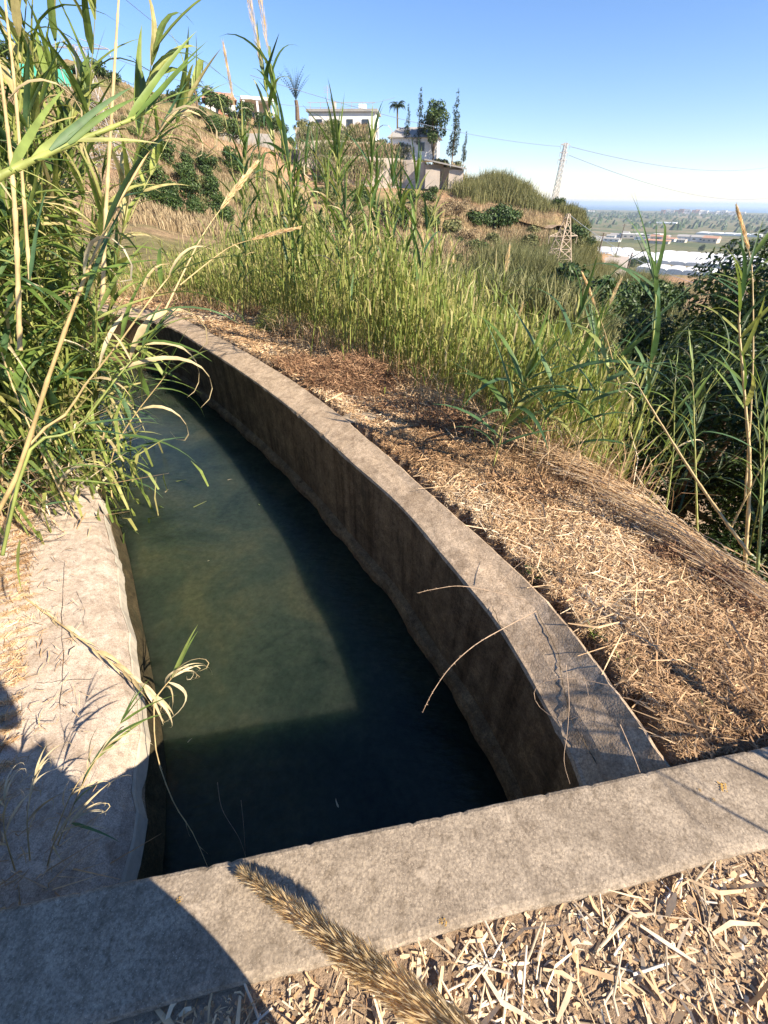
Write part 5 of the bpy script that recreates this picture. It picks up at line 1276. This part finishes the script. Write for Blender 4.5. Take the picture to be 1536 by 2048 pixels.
for (c_, nl, L_, lab, kw) in [
    ([W(1488, 1150, 2.6), W(1500, 950, 2.65), W(1490, 800, 2.7), W(1478, 640, 2.75), W(1490, 560, 2.8)], 22, .3, 'tall bright reed with narrow leaves at the right edge', dict(start=.45, r0=.009, stem='stem_dry', dry=.05)),
    ([W(1515, 1140, 2.5), W(1525, 980, 2.6), W(1530, 800, 2.6)], 14, .28, 'second bright reed cut by the right edge', dict(start=.35, r0=.008)),
    ([W(1500, 1110, 2.5), W(1400, 970, 2.7), W(1305, 820, 2.9), W(1270, 760, 3.0)], 8, .26, 'long bare cane slanting left down the dark gully', dict(start=.75, r0=.009, stem='stem_dry')),
    ([W(1460, 1060, 2.6), W(1500, 980, 2.6), W(1560, 860, 2.6)], 2, .26, 'short bare cane crossing the bright reed at right', dict(start=.8, r0=.006, stem='stem_dry', top=False)),
    ([W(1325, 1060, 3.0), W(1345, 920, 3.1), W(1350, 760, 3.2)], 14, .26, 'narrow leaved reed in the dark gully left of the slanting cane', dict(start=.3, r0=.007)),
    ([W(1395, 1070, 3.0), W(1390, 900, 3.1), W(1385, 740, 3.2)], 14, .26, 'narrow leaved reed behind the slanting cane', dict(start=.35, r0=.007)),
    ([W(1240, 960, 3.2), W(1290, 800, 3.3), W(1310, 620, 3.3), W(1308, 560, 3.3)], 9, .5, 'big dark reed with broad blue green leaves before the dark tree', dict(start=.3, r0=.01, mats=('blueleaf',), dry=0)),
    ([W(1210, 900, 3.6), W(1195, 780, 3.7), W(1190, 690, 3.8)], 9, .4, 'shaded reed left of the big blue green one', dict(start=.2, r0=.008, mats=('blueleaf',), dry=0)),
    ([W(1490, 1000, 3.2), W(1505, 760, 3.2), W(1505, 560, 3.2), W(1497, 500, 3.2)], 1, .3, 'tall dry flowering cane sticking up before the dark tree', dict(start=.8, r0=.006, stem='stem_dry', plume=.22, top=False)),
    ([W(1270, 900, 3.8), W(1220, 700, 3.9), W(1190, 610, 3.9)], 2, .3, 'leaning cane with brown plume left of the dark tree', dict(start=.7, r0=.005, stem='stem_dry', plume=.25, top=False))]:
    reed(c_, nl, L_, lab, **kw)
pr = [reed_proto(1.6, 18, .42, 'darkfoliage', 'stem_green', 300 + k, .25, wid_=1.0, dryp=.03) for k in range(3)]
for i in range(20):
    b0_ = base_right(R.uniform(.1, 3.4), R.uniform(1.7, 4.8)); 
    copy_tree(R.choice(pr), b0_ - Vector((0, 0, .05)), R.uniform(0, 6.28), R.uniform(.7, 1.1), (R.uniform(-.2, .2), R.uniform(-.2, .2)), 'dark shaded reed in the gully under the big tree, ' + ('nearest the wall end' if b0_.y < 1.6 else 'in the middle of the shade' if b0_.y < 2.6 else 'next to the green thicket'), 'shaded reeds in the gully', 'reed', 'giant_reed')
for k in pl_ + pm + pr: drop_proto(k)

# ------------------------------------------------------------------ straw and litter on the ground
def straw_field(name, X, Y, Z, Ln, Wd, mat, tones, lift, tilt, seed, label, cat, zfun=None):
    rs_ = np.random.RandomState(seed); n = len(X); a = rs_.uniform(0, 6.283, n); el = rs_.normal(size=n) * tilt
    L_ = Ln * rs_.uniform(.35, 1.2, n); Z = Z + rs_.uniform(0, 1, n) ** 2 * lift + .003
    d = np.stack([np.cos(a) * np.cos(el), np.sin(a) * np.cos(el), np.sin(el)], 1) * L_[:, None] / 2
    bend = rs_.normal(size=n) * .25; s = np.stack([-np.sin(a), np.cos(a), 0 * a], 1)
    w = (Wd * rs_.uniform(.5, 1.4, n))[:, None]; c = np.stack([X, Y, Z], 1); md = c + s * (bend * L_)[:, None] * .4 + np.array([0, 0, 1]) * (np.abs(bend) * L_ * .15)[:, None]
    ww = s * w; ww = ww + np.array([0, 0, 1]) * (rs_.normal(size=n)[:, None] * w * .6)
    V = np.stack([c - d - ww * .6, c - d + ww * .6, md - ww, md + ww, c + d - ww * .5, c + d + ww * .5], 1).reshape(-1, 3)
    q = np.arange(n) * 6; F = np.concatenate([np.stack([q, q+1, q+3, q+2], 1), np.stack([q+2, q+3, q+5, q+4], 1)])
    t = rs_.beta(2.0, 1.7, n) * (tones[1] - tones[0]) + tones[0]; t = np.repeat(np.clip(t + .28 * wob(X, Y, 3.1, 4, 17), 0, 1), 6)
    return tag(link(name, fast_mesh(name, V, F, M[mat], np.stack([t] * 3, 1))), label, cat, None, 'stuff')
def scatter_right(n, seed, omax=1.9, rmax=13, pw=1.0, omin=-.02):
    rs_ = np.random.RandomState(seed); xs_, ys_ = [], []
    tot = 0
    while tot < n:
        r = .7 * (rmax / .7) ** rs_.random(60000); az = rs_.uniform(-.75, 1.1, 60000); x, y = np.sin(az) * r, np.cos(az) * r
        so = segdist(x, y, _WO); m = (so > omin) & (so < omax + .05 * r) & (y > .21 + .2 * x + .26)
        xs_.append(x[m]); ys_.append(y[m]); tot += m.sum()
    return np.concatenate(xs_)[:n], np.concatenate(ys_)[:n]
X, Y = scatter_right(120000, 21); r = np.hypot(X, Y)
straw_field('straw_litter', X, Y, near_z(X, Y), (.030 + .009 * r), .0008 + .0005 * r, 'straw', (0, 1), .03, .25, 21, 'matted dry straw covering the bank right of the canal wall', 'straw')
X, Y = scatter_right(26000, 22, 1.4); r = np.hypot(X, Y)
straw_field('straw_chaff', X, Y, near_z(X, Y), .018 + .004 * r, .002 + .0008 * r, 'straw', (0, .9), .012, .35, 22, 'short broken chaff between the longer straw', 'chaff')
X, Y = scatter_right(900, 23, 1.3); r = np.hypot(X, Y)
straw_field('long_dry_stalks', X, Y, near_z(X, Y), .22 + .02 * r, .0018 + .0005 * r, 'straw', (.35, 1), .05, .14, 23, 'longer pale stalks lying over the straw', 'dry stalks')
X, Y = scatter_right(9000, 24, .12, 11, omin=-.10); r = np.hypot(X, Y)
# long reed stalks combed down over the bank edge
mb = MB()
for i in range(420):
    s = R.uniform(1.0, 3.6); p0 = base_right(s, R.uniform(.85, 1.15)); p1 = base_right(max(.05, s - R.uniform(.25, .8)), R.uniform(1.0, 1.6))
    if p0 is None or p1 is None: continue
    p0.z += R.uniform(.02, .14); p1.z += R.uniform(.0, .05); md = (p0 + p1) / 2 + Vector((0, 0, R.uniform(.0, .1)))
    c = R.uniform(.4, 1); mb.tube([p0, md, p1], [.0022, .002, .001], 4, (c,) * 3, cap=False)
tag(mb.build('combed_dead_reeds', M['straw']), 'bundle of long dead reeds bent over the bank edge', 'dead reeds', kind='stuff')
# dead brambles: curly rusty heaps
def heap(px, py, rx, ry, h_, n, label, mat='rust', tones=(0, 1), sz=.05):
    c = onz(px, py, -.08); mb = MB(); V = []; F = []; C = []
    for i in range(n):
        a = R.uniform(0, 6.283); q = R.random() ** .5; x = c.x + math.cos(a) * rx * q; y = c.y + math.sin(a) * ry * q; z = float(near_z(x, y)) + h_ * (1 - q * q) * R.random()
        p = Vector((x, y, z)); k = len(V); d = Vector((R.gauss(0, 1), R.gauss(0, 1), R.gauss(0, .5))).normalized(); s = d.orthogonal().normalized() * R.uniform(.0015, .004)
        prev = p; col = R.uniform(*tones)
        V += [tuple(p - s), tuple(p + s)]
        for j in range(2):
            d = (d + Vector((R.gauss(0, .6), R.gauss(0, .6), R.gauss(0, .4)))).normalized(); p = p + d * sz * R.uniform(.4, 1); V += [tuple(p - s), tuple(p + s)]
        F += [(k, k+1, k+3, k+2), (k+2, k+3, k+5, k+4)]; C += [(col,) * 3] * 6
    mb.add(V, F, np.array(C)); return tag(mb.build('dead_bramble', M[mat]), label, 'dead bush', kind=None)
heap(705, 765, .55, .45, .30, 6500, 'rusty brown dead bramble heap in the middle of the bank')
heap(600, 740, .40, .35, .12, 2200, 'low spread of rusty clippings beside the far stone')
heap(545, 625, .5, .6, .28, 3500, 'dead brown brush under the far reeds')
heap(905, 845, .40, .28, .13, 2600, 'flat patch of rusty dead bramble nearer the young reeds')
heap(790, 810, .4, .3, .06, 1200, 'thin rusty litter between the two bramble heaps')
heap(1450, 1150, .15, .08, .10, 1000, 'small brown dried plant at the right edge of the bank', sz=.03)
heap(1340, 1105, .14, .07, .08, 700, 'brown withered weeds on the lip of the bank', sz=.03)
heap(1490, 1200, .15, .12, .04, 900, 'orange brown weed patch at the right edge', sz=.03)
heap(1040, 985, .3, .2, .08, 1800, 'tangle of brown stems under the young reeds', 'straw', (0, .6), .05)
heap(540, 655, .22, .22, .34, 900, 'yellow green weed growing at the foot of the far reeds', 'foliage', (.5, .8), .05)
heap(830, 690, .35, .35, .55, 2600, 'feathery bright green weed in front of the reed bed', 'foliage', (.3, .6), .06)
heap(1060, 1150, .12, .05, .02, 500, 'tiny green moss and weeds at the back edge of the wall top', 'shrub', (.3, 1), .012)
# yard in front of the parapet: canes chips, pebbles
def yard_pts(n, rs_):
    X = rs_.uniform(-.7, 1.5, n * 2); Y = rs_.uniform(-.6, .5, n * 2); d = Y - (.205 + .195 * X); m = (d < -.006) & (d > -.75)
    return X[m][:n], Y[m][:n]
rs1 = np.random.RandomState(5); X, Y = yard_pts(11000, rs1)
straw_field('yard_chaff', X, Y, near_z(X, Y) + 0 * X, rs1.choice([.008, .015, .025], len(X)), rs1.choice([.001, .002, .004], len(X)), 'straw', (0, 1), .010, .2, 31, 'fine broken straw on the dirt in front of the parapet', 'chaff')
X, Y = yard_pts(1300, rs1)
straw_field('yard_straw', X, Y, near_z(X, Y), rs1.choice([.03, .05, .09, .14], len(X)), rs1.choice([.0012, .002, .004, .006], len(X)), 'straw', (.3, 1), .014, .12, 32, 'dry reed leaves and straw on the dirt in front of the parapet', 'straw')
X, Y = yard_pts(420, rs1)
straw_field('flat_reed_strips', X, Y, near_z(X, Y), rs1.choice([.07, .11, .17], len(X)), rs1.choice([.0025, .004, .0055], len(X)), 'straw', (.55, 1), .022, .05, 33, 'longer flattened reed strips lying on the litter before the parapet', 'reed strips')
def cane_piece_mesh(seed):
    rs_ = random.Random(seed); mb = MB(); pts = [(-.5, 0, 0), (-.2, .02 * rs_.uniform(-1, 1), 0), (.2, .02 * rs_.uniform(-1, 1), 0), (.5, 0, 0)]
    V = []; 
    for (x, y, z) in pts:
        for k in range(5): a = math.pi * k / 4; V.append((x + .01 * rs_.uniform(-1, 1), y + math.cos(a) * .05, math.sin(a) * .035))
    F = [(i*5+k, i*5+k+1, (i+1)*5+k+1, (i+1)*5+k) for i in range(3) for k in range(4)] + [(0, 1, 2, 3, 4), (19, 18, 17, 16, 15)]
    mb.add(V, F); return mb.mesh('cane_piece', M['chip'])
cm = [cane_piece_mesh(k) for k in range(6)]
for i in range(250):
    while True:
        x = R.uniform(-.3, 1.4); y = R.uniform(-.1, .48); d = y - (.205 + .195 * x)
        dens = .9 if d > -.17 + .05 * math.sin(9 * x) and x < .95 else .35
        if d < -.012 and d > -.5 and R.random() < dens: break
    L_ = R.choice([R.uniform(.02, .05), R.uniform(.04, .09), R.uniform(.05, .15)]); w = R.uniform(.05, .14) * (1.4 if R.random() < .1 else 1)
    w = min(w * 1.5, .012 / L_ * 8)
    o = link('cane_piece', R.choice(cm)); o.location = (x, y, float(near_z(x, y)) + R.uniform(.002, .016)); a = R.choice([R.gauss(.9, .5), R.uniform(0, 6.28)])
    o.rotation_euler = (R.gauss(0, .3), R.gauss(0, .1), a); o.scale = (L_, L_ * w * 1.6 + .03, L_ * w * 1.4 + .025)
    tag(o, ('long' if L_ > .09 else 'mid-sized' if L_ > .05 else 'short') + ' cane piece, ' + ('close against the parapet' if d > -.08 else 'a hand from the parapet' if d > -.2 else 'far from the parapet') + (', towards the seed head' if x < .25 else ', towards the right edge' if x > .75 else ', in the middle'), 'cane piece', 'broken cane pieces in the litter')
def stone_mesh(seed, sub=2, rough=.25):
    import bmesh
    bm = bmesh.new(); bmesh.ops.create_icosphere(bm, subdivisions=sub, radius=.5); rs_ = random.Random(seed); ph = [rs_.uniform(0, 6) for _ in range(9)]
    for v in bm.verts:
        c = v.co; k = 1 + rough * (math.sin(c.x * 5 + ph[0]) * .4 + math.sin(c.y * 6 + ph[1]) * .4 + math.sin(c.z * 5 + c.x * 7 + ph[2]) * .4 + rs_.uniform(-.2, .2))
        v.co = Vector((c.x * k, c.y * k, c.z * k * .7))
    me = bpy.data.meshes.new('stone'); bm.to_mesh(me); bm.free(); return me
pms = [stone_mesh(k, 1, .15) for k in range(5)]
for q in pms: q.materials.append(M['pebble'])
for i in range(150):
    x = R.uniform(.2, 1.35); y = R.uniform(-.05, .4); d = y - (.205 + .195 * x)
    if d > -.02: continue
    if x < .8 and R.random() < .7: continue
    o = link('pebble', R.choice(pms)); s = R.choice([R.uniform(.004, .010), R.uniform(.006, .02)]); o.scale = (s * R.uniform(.8, 1.5), s, s * .8); o.rotation_euler = (0, 0, R.uniform(0, 6.28)); o.location = (x, y, float(near_z(x, y)) + s * .2)
    tag(o, 'small pebble on the bare dirt before the parapet', 'pebble', 'pebbles on the dirt')
def stone(px, py, dims, mat, label, seed, z=-.06, rz=0.0):
    me = stone_mesh(seed, 3, .3); me.materials.append(M[mat]); c = onz(px, py, z); o = link('stone', me); o.location = (c.x, c.y, float(near_z(c.x, c.y)) + dims[2] * .2); o.scale = dims; o.rotation_euler = (0, 0, rz); tag(o, label, 'stone')
stone(1210, 1210, (.035, .075, .05), 'rock', 'pale upright stone on the straw beside the canal wall', 1, rz=.5)
stone(1325, 1240, (.08, .05, .045), 'darkrock', 'dark brown rounded stone on the straw at right', 2, rz=-.3)
stone(1315, 1105, (.12, .07, .04), 'rock', 'flat sandy stone near the lip of the bank', 3)
stone(545, 752, (.26, .13, .11), 'rock', 'larger stone against the back of the far wall', 4, rz=-.6)
stone(720, 835, (.28, .2, .03), 'rock', 'flat pale slab half buried beside the wall', 5, rz=.3)
stone(845, 905, (.08, .06, .04), 'darkrock', 'grey brown stone by the wall before the bramble patch', 6)

# ------------------------------------------------------------------ bramble canes, dead reed and weeds over the canal
def thorny(pix, label, r0=.0022, thorns=True, zoff=0.0, name='bramble_cane'):
    P = curve_pts([at(*q) if q[2] > .01 else onz(q[0], q[1], q[2]) for q in pix], 22); base = P[0].copy(); o = empty(name, base, label, 'twig')
    rel = [p - base for p in P]; n = len(rel); mb = MB(); mb.tube(rel, [r0 * (1 - .6 * i / (n - 1)) * (1.25 if i % 3 == 0 else 1) for i in range(n)], 5); mb.build('stem', M['twig'], o)
    if thorns:
        for i in range(1, n - 1):
            for k in range(2):
                if R.random() < .25: continue
                t = (rel[i+1] - rel[i]).normalized(); s = t.orthogonal().normalized(); s = Quaternion(t, R.uniform(0, 6.28)) @ s; l_ = R.uniform(.005, .011); p = rel[i].lerp(rel[i+1], R.random())
                mb = MB(); mb.tube([p, p + s * l_ + t * .003], [r0 * .7, r0 * .1], 3, cap=False); mb.build('thorn', M['twig'], o)
    return o
thorny([(1072, 1222, 1.42), (1010, 1255, 1.28), (950, 1290, 1.16), (900, 1335, 1.06), (865, 1385, .97), (845, 1425, .92)], 'long thorny cane arching down over the water from the right wall')
thorny([(1050, 1200, 1.42), (980, 1182, 1.40), (920, 1172, 1.34), (870, 1178, 1.28), (835, 1186, 1.24)], 'thin thorny cane pointing left over the wall top', .0016)
thorny([(1215, 1370, 1.10), (1150, 1357, 1.08), (1090, 1362, 1.04), (1068, 1385, 1.02), (1080, 1415, 1.00), (1120, 1440, .98), (1160, 1430, 1.0), (1178, 1395, 1.04), (1165, 1350, 1.08)], 'thin bare twig curled in a loop over the wall top', .0012, False)
thorny([(1132, 1330, 1.08), (1138, 1400, 1.0), (1135, 1460, .93), (1128, 1520, .86), (1140, 1568, .82)], 'thin bare twig hanging down inside the wall beside the loop', .0012, False)
thorny([(1240, 1450, 1.02), (1262, 1500, .96), (1280, 1545, .92)], 'short stick lying on the wall top by the parapet', .0022, False)
thorny([(1000, 1165, 1.6), (1030, 1135, 1.66), (1065, 1108, 1.72)], 'short forked twig on the straw edge', .0018, False)
DT = ('dryleaf',)
b_ = onz(10, 1150, -.58)
# dead reed lying across the apron and bending over the water
o = reed([onz(20, 1175, -.55), onz(90, 1225, -.55), onz(190, 1300, -.53), onz(270, 1360, -.56), onz(312, 1395, -.60)], 20, .20, 'pale dead reed lying across the apron and bending over the water', stem='stem_dry', r0=.006, start=.1, dry=1.0, spread=.22, tuft=4, wsc=2.4)
o = reed([onz(312, 1395, -.60), onz(330, 1372, -.57), onz(345, 1355, -.55)], 4, .27, 'tuft of curled leaves ending the dead reed over the water', stem='stem_dry', r0=.004, start=.3, dry=.8, spread=1.2, tuft=8, wsc=1.5)
o = reed([onz(308, 1400, -.60), onz(312, 1500, -.66), onz(345, 1600, -.72), onz(385, 1665, -.76), onz(418, 1740, -.8)], 3, .06, 'long thin dead stem trailing down into the dark water', stem='stem_dry', r0=.0032, start=.3, dry=1, spread=.3, top=False)
thorny([(435, 1565, -.62), (445, 1620, -.72), (480, 1680, -.82), (498, 1740, -.95)], 'faint thin stem rising from the dark water before the parapet', .0012, False)
thorny([(482, 1600, -.70), (488, 1660, -.8), (492, 1735, -.95)], 'second faint thin stem rising from the dark water', .001, False)
# grass tuft bottom left, partly in shade
for i, (bx, by, tx, ty, hz, nl, lab) in enumerate([(115, 1690, 245, 1440, .35, 6, 'yellow green grass stalk with fanned leaves over the apron'), (105, 1680, 205, 1500, .30, 4, 'dry grass stalk with drooping pale leaves in the sunlit patch'), (60, 1720, 70, 1560, .28, 5, 'shaded grass stalk at the lower left edge'), (30, 1740, 10, 1600, .25, 5, 'shaded dry grass at the far lower left corner'), (95, 1730, 150, 1640, .22, 6, 'low shaded grass tuft against the parapet')]):
    p0 = onz(bx, by, -.50); p1 = onz(tx, ty, -.50 + hz)
    reed([p0, (p0 + p1) / 2 + Vector((0, 0, .04)), p1], nl, .2, lab, stem='stem_dry', r0=.0028, start=.25, dry=.9 if i else .3, spread=.55, tuft=4, name='grass_stalk', cat='grass')
cs = [tuple(onz(x, y, -.52)) + (R.uniform(.5, 1),) for x, y in [(20, 1770), (50, 1765), (0, 1740), (70, 1775), (30, 1720)]]
blade_mass('shaded_grass', cs, 260, .3, .003, 'straw', (.3, .9), .05, 1.3, 40, True, .1, 'thin dry grass tuft in the shade beside the parapet', 'grass')
# dirt and straw along the outer side of the apron
rs2 = np.random.RandomState(9); P_ = []
while len(P_) < 14000:
    s = R.uniform(0, 6); q = None
    i = R.randrange(0, 70); j = min(i, len(ltop) - 2); t = (ltop[j+1] - ltop[j]).normalized(); off = .42 + abs(R.gauss(0, .30)) - (R.uniform(0, .3) if R.random() < .12 else 0); P_.append((ltop[j].x - t.y * off, ltop[j].y + t.x * off))
P_ = np.array(P_); zz = np.maximum(near_z(P_[:, 0], P_[:, 1]), ZL + .06)
straw_field('left_straw', P_[:, 0], P_[:, 1], zz, .07 + 0 * zz, .0018 + 0 * zz, 'straw', (.1, 1), .03, .25, 41, 'dry straw and dirt along the outer edge of the apron', 'straw')

for (fx, fy, L_, ro, mt, lab) in [(677, 1615, .045, 1.9, 'dryleaf', 'small pale leaf floating on the dark shaded water before the parapet'), (415, 1122, .02, .3, 'dryleaf', 'tiny pale scrap floating in the sunlit water'), (330, 985, .06, 1.2, 'dryleaf', 'dry leaf floating near the reeds of the left bank'), (520, 1010, .03, 2.4, 'greenleaf', 'small green leaf adrift in mid canal'), (375, 1485, .03, .8, 'dryleaf', 'faint leaf scrap in the shaded water by the apron'), (455, 960, .05, .2, 'dryleaf', 'thin dry leaf drifting along the far wall shadow')]:
    q = onz(fx, fy, ZW + .004); o = link('floating_leaf', leaf_mesh(0, False, mt)); o.matrix_local = Matrix.Translation(q) @ Matrix.Rotation(ro, 4, 'Z') @ Matrix.Rotation(-.12, 4, 'Y') @ Matrix.Diagonal((L_, L_ * 3.5, L_ * .3, 1)); tag(o, lab, 'leaf')
for (px, py, h_, n_, lab) in [(1185, 1270, .10, 9, 'wispy green weed growing by the pale upright stone'), (1120, 1235, .07, 7, 'small green weed at the back edge of the wall top'), (1420, 1420, .06, 8, 'low green weed in the straw near the parapet'), (1240, 1330, .07, 7, 'thin green weed beside the dark rounded stone'), (950, 1090, .05, 6, 'little green sprout at the outer edge of the wall'), (1380, 1340, .05, 6, 'small green sprout in the straw at right')]:
    g_ = onz(px, py, -.06); g_.z = float(near_z(g_.x, g_.y)); o = empty('weed', g_, lab, 'weed')
    for k in range(n_):
        a = R.uniform(0, 6.28); d = Vector((math.cos(a) * .5, math.sin(a) * .5, R.uniform(.5, 1.3))); link('blade', leaf_mesh(R.choice([0, 1, 2]), False, 'greenleaf'), o, leaf_matrix(Vector((R.gauss(0, .012), R.gauss(0, .012), 0)), d, h_ * R.uniform(.6, 1.3)) @ Matrix.Diagonal((1, 1.3, 1.3, 1)))
# stalks standing beyond the right edge; their shadows fall across the parapet and the straw
for (bx, by, hx, hy, h_, nl, lab) in [(2.02, -.12, .02, .0, 1.05, 0, 'bare dry stalk standing on the dirt just beyond the right edge'), (2.10, .06, -.04, .03, 1.1, 5, 'leafy dry stalk beyond the right edge near the parapet'), (2.22, .02, .05, .02, 1.2, 6, 'taller leafy stalk beyond the right edge near the parapet'), (2.05, .14, .0, .03, .9, 5, 'short leafy stalk beyond the right edge against the parapet')]:
    z0 = float(near_z(bx, by)); reed([(bx, by, z0), (bx + hx, by + hy, z0 + h_ * .5), (bx + hx * 2, by + hy * 2, z0 + h_)], nl, .3, lab, stem='stem_dry', r0=.010, start=.4, dry=.9, top=nl > 0, tuft=2, wsc=1.8, name='dry_stalk', cat='reed')
reed([(1.78, .50, -.1), (1.97, .49, .47), (2.18, .52, .88), (2.42, .56, 1.32)], 24, .3, 'leaning leafy cane beyond the right edge that shades the straw', stem='stem_dry', r0=.017, start=.1, dry=.5, wsc=1.7, spread=.22, tuft=3)
# foreground plume, close to the lens
b_ = empty('reed_plume', at(905, 2110, .16) if False else Vector((0.12, 0.02, 0.52)), 'large golden reed seed head leaning over the parapet in the foreground', 'seed head')
tipw = onz(488, 1748, .03); basew = Vector((0.12, 0.02, 0.52))
# pass the axis through the photographed middle of the plume
midw = onz(690, 1900, .20)
ctrl = [midw + (midw - tipw) * 1.3, midw + (midw - tipw) * .55, midw, tipw.lerp(midw, .45), tipw]
b_.location = ctrl[0]
P = curve_pts(ctrl, 20); rel = [p - ctrl[0] for p in P]
mb = MB(); mb.tube(rel, [.004 * (1 - .8 * i / (len(rel) - 1)) for i in range(len(rel))], 6); mb.build('stem', M['stem_dry'], b_)
V = []; F = []; C = []; n = len(rel)
for i in range(11000):
    t = R.random() ** .9; f_ = t * (n - 1); k = min(int(f_), n - 2); p = rel[k].lerp(rel[k+1], f_ - k); T = (rel[k+1] - rel[k]).normalized()
    a = T.orthogonal().normalized(); a = Quaternion(T, R.uniform(0, 6.283)) @ a; wd = .038 * min(1, (1 - t) * 1.6 + .10)
    p = p + a * wd * R.random() ** .6 * .7; d = (T + a * R.uniform(.05, .55) + Vector((R.gauss(0, .1), R.gauss(0, .1), R.gauss(0, .1)))).normalized(); l_ = R.uniform(.010, .040); s = d.cross(Vector((R.gauss(0, 1), R.gauss(0, 1), R.gauss(0, 1)))).normalized() * R.uniform(.0009, .0019)
    e = p + d * l_; q = len(V); V += [tuple(p), tuple(p + d * l_ * .4 - s), tuple(e), tuple(p + d * l_ * .4 + s)]; F.append((q, q+1, q+2, q+3)); c = R.uniform(.1, 1); C += [(c,) * 3] * 4
mb = MB(); mb.add(V, F, np.array(C)); mb.build('spikelets', M['plume'], b_)
mb = MB(); mb.tube(rel, [max(.0025, .038 * min(1, (1 - i / (n - 1)) * 1.6 + .10) * .42) for i in range(n)], 10, (.35,) * 3); mb.build('gap_fill_core', M['plume'], b_, smooth=True)  # solid core added to lighten the dark gaps between spikelets

# ------------------------------------------------------------------ the photographer, standing just behind the lens: only the shadow shows
def skin_body(name, verts, edges, radii, mat, parent, root=0, sub=2):
    me = bpy.data.meshes.new(name); me.from_pydata([tuple(v) for v in verts], edges, []); me.materials.append(M[mat]); o = link(name, me, parent)
    o.modifiers.new('skin', 'SKIN'); sk = me.skin_vertices[0].data
    for i, r_ in enumerate(radii):
        sk[i].radius = (r_, r_) if not isinstance(r_, tuple) else r_; sk[i].use_root = (i == root)
    s = o.modifiers.new('sub', 'SUBSURF'); s.levels = sub; s.render_levels = sub; return o
PB = Vector((-.10, -.27, -.05))
per = empty('person', PB, 'person in dark clothes holding a phone with both hands behind the parapet', 'person')
v = [(0, 0, .92), (0, 0, 1.08), (0, .01, 1.25), (0, 0, 1.40), (0, .01, 1.50), (0, .03, 1.58), (0, .03, 1.67), (0, .03, 1.74),
     (-.18, 0, 1.39), (-.22, .03, 1.14), (-.04, .15, 1.44), (.18, 0, 1.39), (.27, .05, 1.16), (.20, .15, 1.46),
     (-.07, 0, .86), (-.04, .02, .48), (-.02, -.02, .10), (-.02, .10, .04), (.10, .02, .86), (.15, .09, .48), (.16, .05, .10), (.16, .17, .04)]
e = [(0,1),(1,2),(2,3),(3,4),(4,5),(5,6),(6,7),(3,8),(8,9),(9,10),(3,11),(11,12),(12,13),(0,14),(14,15),(15,16),(16,17),(0,18),(18,19),(19,20),(20,21)]
r_ = [(.15, .11), (.14, .10), (.16, .11), (.13, .09), .055, .075, .095, .06, .07, .045, .03, .07, .045, .03, .095, .062, .042, .035, .095, .062, .042, .035]
skin_body('body', v, e, r_, 'skin', per)
v2 = [(0, 0, .90), (0, 0, 1.08), (0, .01, 1.25), (0, 0, 1.41), (-.18, 0, 1.395), (-.215, .025, 1.18), (.18, 0, 1.395), (.255, .045, 1.20)]
skin_body('shirt', v2, [(0,1),(1,2),(2,3),(3,4),(4,5),(3,6),(6,7)], [(.168, .128), (.155, .118), (.175, .125), (.14, .10), .085, .062, .085, .062], 'shirt', per)
v3 = [(0, 0, .95), (-.07, 0, .86), (-.04, .02, .48), (-.02, -.02, .12), (.10, .02, .86), (.15, .09, .48), (.16, .05, .12)]
skin_body('trousers', v3, [(0,1),(1,2),(2,3),(0,4),(4,5),(5,6)], [(.165, .125), .125, .105, .085, .125, .105, .085], 'trouser', per)
skin_body('hair', [(0, .0, 1.66), (0, .0, 1.72)], [(0, 1)], [(.108, .108), (.09, .09)], 'hair', per)
# hands: palm and five fingers closing on the phone edges
for sx, wx in ((-1, -.04), (1, .20)):
    wrist = Vector((wx, .15, 1.45)); tgt = Vector((.10 + sx * .078, .235, 1.545))
    vs = [wrist, wrist.lerp(tgt, .55)]; es = [(0, 1)]; rs3 = [.026, (.022, .036)]
    for k in range(4):
        z = 1.575 - k * .02; b1 = Vector((.10 + sx * .088, .215, z - .01)); t1 = Vector((.10 + sx * .074, .245 - .004 * k, z)); t2 = Vector((.10 + sx * .060, .252, z + .002)); i0 = len(vs)
        vs += [b1, t1]; es += [(1, i0), (i0, i0 + 1)]; rs3 += [.010, .008]
    i0 = len(vs); vs += [Vector((.10 + sx * .085, .20, 1.53)), Vector((.10 + sx * .066, .200, 1.56))]; es += [(1, i0), (i0, i0 + 1)]; rs3 += [.011, .009]
    skin_body('hand', vs, es, rs3, 'skin', per, 0, 1)
ph = empty('smartphone', (0, -.035, 1.5), 'thin black phone held upright by the photographer', 'phone')
mb = MB(); mb.box((0, 0, 0), (.155, .009, .075), 0, None, 0, Matrix.Rotation(-PITCH * 1.0, 4, 'X')); mb.build('case', M['phone'], ph)
mb = MB(); mb.box((0, -.0062, -.003), (.146, .001, .068), 0, None, 0, Matrix.Rotation(-PITCH, 4, 'X')); mb.build('screen', M['glass'], ph)

# ------------------------------------------------------------------ thin air between here and the sea
m = bpy.data.materials.new('air'); m.use_nodes = True; n = m.node_tree.nodes; n.clear(); out = n.new('ShaderNodeOutputMaterial'); pv = n.new('ShaderNodeVolumePrincipled')
pv.inputs['Color'].default_value = (0.72, 0.84, 1.0, 1); pv.inputs['Density'].default_value = 0.00012; pv.inputs['Anisotropy'].default_value = 0.3
m.node_tree.links.new(pv.outputs[0], out.inputs['Volume'])
mb = MB(); mb.box((0, 0, -17), (82000, 82000, 120)); o = mb.build('haze', m); tag(o, kind='stuff')
